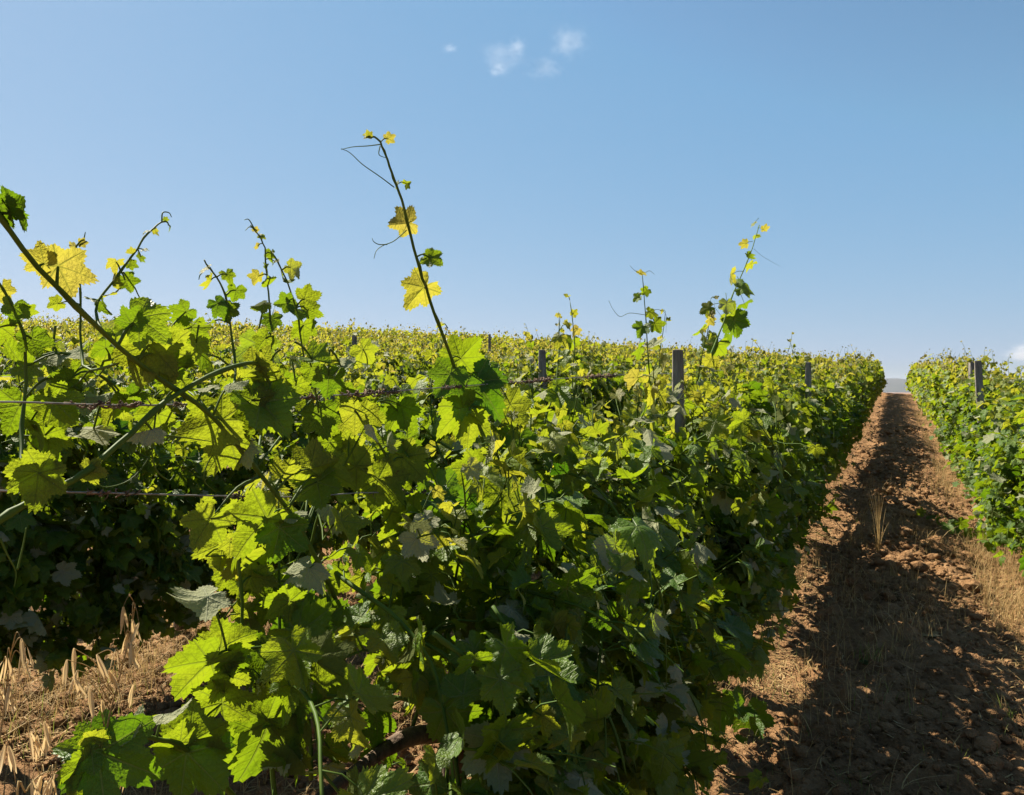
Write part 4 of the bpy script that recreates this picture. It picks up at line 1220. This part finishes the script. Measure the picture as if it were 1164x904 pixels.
ox = -0.90
oat('dry oat stalk with the highest drooping spikelets, over the dark gap at the lower left',
    [(154, 686), (150, 710), (142, 745), (132, 785), (124, 815), (118, 850), (108, 904)],
    [(153, 686, 140, 690), (153, 688, 150, 704), (150, 700, 145, 720), (151, 695, 158, 708), (148, 720, 141, 735), (146, 728, 149, 730), (140, 756, 110, 744), (130, 790, 84, 737), (128, 790, 76, 750), (126, 800, 88, 762), (124, 805, 84, 770), (134, 775, 123, 762), (120, 830, 102, 782), (118, 840, 116, 796), (126, 815, 152, 778), (136, 765, 132, 738)], 1, ox)
oat('dry oat stalk at the left edge with plump spikelets in a loose cluster',
    [(16, 728), (12, 745), (8, 775), (4, 810), (-2, 850), (-8, 904)],
    [(14, 735, 24, 726), (14, 738, 30, 735), (12, 748, 8, 748), (10, 760, 24, 744), (9, 765, 4, 752), (8, 775, 10, 780), (6, 790, 2, 785), (5, 800, -4, 800)], 2, ox - 0.02)
oat('low dry oat stalk leaning in from the left edge',
    [(48, 815), (30, 822), (10, 834), (-10, 846), (-40, 880), (-70, 940)],
    [(46, 816, 50, 820), (44, 816, 56, 826), (34, 820, 34, 832), (30, 822, 42, 836), (8, 836, 6, 846), (4, 838, 10, 848)], 3, ox - 0.03)
oat('dry oat stalk at the bottom left corner with hanging spikelets',
    [(66, 874), (52, 878), (40, 886), (30, 900), (20, 930)],
    [(64, 875, 62, 880), (60, 876, 60, 886), (50, 879, 47, 882), (46, 882, 36, 886), (62, 876, 52, 888)], 4, ox - 0.02)
oat('dry oat stalk half hidden behind the big dark leaf at the bottom',
    [(140, 872), (136, 882), (130, 895), (128, 920)], [(139, 873, 134, 878), (138, 876, 142, 880), (136, 880, 130, 886)], 5, ox - 0.06)

# bent dry grass stem over the dark side of the near row
pp = [at_x(a, b, c) for a, b, c in ((790, 660, -0.74), (806, 634, -0.66), (830, 623, -0.62), (852, 622, -0.58), (872, 628, -0.55), (896, 640, -0.52))]
g0 = np.array([pp[0][0], pp[0][1], 0]); g0[2] = gz(*g0[:2])
o = thing('dry_grass_stem', 'single bent dry grass stem arching out of the dark side of the near row', 'grass stem', g0)
mb = MB(); mb.add(*tube(spline([g0 - [0, 0, 0.02], (g0 + pp[0]) / 2] + pp, 40) - g0, np.linspace(0.002, 0.0007, 40), 5)); st = link('stalk', mb.mesh('stalk', [M['straw']]), o)
mb = MB(); r = np.random.default_rng(3)
for k in range(26):
    c0 = spline(pp[2:], 30)[int(r.integers(4, 30))] - g0; d0 = unit(r.normal(0, 1, 3)) * r.uniform(0.02, 0.06)
    mb.add(*tube(spline([c0, c0 + d0 * 0.6, c0 + d0 + [0, 0, -0.008]], 5), [0.0005, 0.0005, 0.0009, 0.0012, 0.0003], 4))
link('seed_head', mb.mesh('seed_head', [M['straw']]), o)

# ------------------------------------------------------------------ far hills, clouds, air
m_hill = mat_simple('far_hill', (0.020, 0.030, 0.018), (0.035, 0.042, 0.024), 0.004, 0.9, 0.0)
HD = 9000.0
mb = MB(); na, nr = 260, 10
az = np.radians(np.linspace(-60, 60, na))
Vh = []
for k in range(nr):
    f = k / (nr - 1)
    rr = HD - 1500 + 3500 * f
    prof = np.sin(math.pi * min(f * 1.1, 1)) ** 1.2
    hgt = 60 + 95 * fbm(az * 9 + 3, az * 0 + 0.5, 4, 71) + 30 * fbm(az * 40, az * 0 + f * 3, 3, 5)
    Vh.append(np.stack([rr * np.sin(az), rr * np.cos(az), -50 + hgt * prof], -1))
Vh = np.array(Vh)
i = np.arange(nr - 1)[:, None] * na; j = np.arange(na - 1)[None, :]
a_, b_, c_, d_ = i + j, i + j + 1, i + na + j + 1, i + na + j
mb.add(Vh.reshape(-1, 3), np.concatenate([np.stack([a_, b_, c_], -1).reshape(-1, 3), np.stack([a_, c_, d_], -1).reshape(-1, 3)]))
kind(link('hills', mb.mesh('hills', [m_hill])), 'structure')

def cloud(px, py, dist, size, label, seed, dens, soft=0.42, scale=3.0):
    """a small cloud as a lumpy closed volume, size = half axes in metres"""
    tv, tt = ico(900 + seed)
    import bmesh
    bm = bmesh.new(); bmesh.ops.create_icosphere(bm, subdivisions=3, radius=1.0)
    v = np.array([q.co[:] for q in bm.verts]); t = np.array([[q.index for q in f.verts] for f in bm.faces]); bm.free()
    v = v * np.array(size)
    mb = MB(); mb.add(v, t)
    m = new_mat('cloud_vapour'); k = N(m)
    gen = k.n.new('ShaderNodeTexCoord').outputs['Object']
    mp = k.n.new('ShaderNodeMapping'); mp.inputs['Scale'].default_value = tuple(1.0 / q for q in size)
    k.l.new(gen, mp.inputs[0])
    ln = k.n.new('ShaderNodeVectorMath'); ln.operation = 'LENGTH'; k.l.new(mp.outputs[0], ln.inputs[0])
    off = k.n.new('ShaderNodeVectorMath'); off.operation = 'ADD'; k.l.new(mp.outputs[0], off.inputs[0]); off.inputs[1].default_value = (seed * 7.3, seed * 3.1, seed * 1.7)
    nz = k.noise(off.outputs[0], scale, 6, 0.62)
    fall = k.ss(ln.outputs['Value'], 0.15, 0.98, 1.0, 0.0)
    d_ = k.ss(k.math('ADD', nz, k.math('MULTIPLY', fall, 0.22)), 0.50, 0.50 + soft * 0.6, 0.0, dens)
    pv = k.n.new('ShaderNodeVolumePrincipled'); pv.inputs['Color'].default_value = (0.96, 0.95, 0.97, 1)
    pv.inputs['Anisotropy'].default_value = 0.25
    k.l.new(k.math('MULTIPLY', d_, fall), pv.inputs['Density'])
    k.out(None, pv.outputs[0])
    o = link('cloud', mb.mesh('cloud', [m]), None, at_d(px, py, dist))
    o.rotation_euler = (0, 0, R_(YAW))
    return tag(o, label, 'cloud', 'small clouds in the sky')

CD = 4000.0
cloud(511, 55, CD, (62, 60, 32), 'tiniest white cloud puff, alone to the left of the others', 1, 0.0060, 0.9, 2.2)
cloud(566, 80, CD, (80, 70, 52), 'bright little cloud puff at the lower left of the small group', 2, 0.0042, 0.8, 2.0)
cloud(588, 54, CD, (84, 70, 76), 'bright upright cloud puff in the middle of the small group', 7, 0.0042, 0.8, 2.0)
cloud(572, 66, CD + 150, (190, 100, 130), 'thin veil of cloud behind the two brightest puffs', 8, 0.0022, 0.9, 1.9)
cloud(618, 78, CD, (150, 100, 80), 'faint veil of cloud at the lower right of the small group', 3, 0.0026, 0.8, 2.2)
cloud(647, 48, CD, (150, 100, 130), 'wispy broken cloud at the upper right of the small group', 4, 0.0030, 0.8, 2.4)
cloud(1175, 402, 7500, (330, 300, 150), 'pinkish cumulus low over the right edge of the vineyard', 5, 0.004, 0.4, 1.6)
cloud(1120, 425, 7800, (420, 300, 80), 'flat pale cloud bank just above the far hills, right of the path', 6, 0.0016, 0.6, 1.6)

hb = 11800.0; z0, z1 = -62.0, 128.0
v = [(x, y, z) for x in (-hb, hb) for y in (-hb, hb) for z in (z0, z1)]
t = [(0, 1, 3), (0, 3, 2), (4, 6, 7), (4, 7, 5), (0, 4, 5), (0, 5, 1), (2, 3, 7), (2, 7, 6), (0, 2, 6), (0, 6, 4), (1, 5, 7), (1, 7, 3)]
mb = MB(); mb.add(v, t)
m = new_mat('haze'); k = N(m)
pv = k.n.new('ShaderNodeVolumePrincipled'); pv.inputs['Color'].default_value = (0.78, 0.80, 1.0, 1); pv.inputs['Density'].default_value = 3.8e-5
pv.inputs['Anisotropy'].default_value = 0.3
k.out(None, pv.outputs[0])
kind(link('haze', mb.mesh('haze', [m], False)), 'stuff')
#@@END
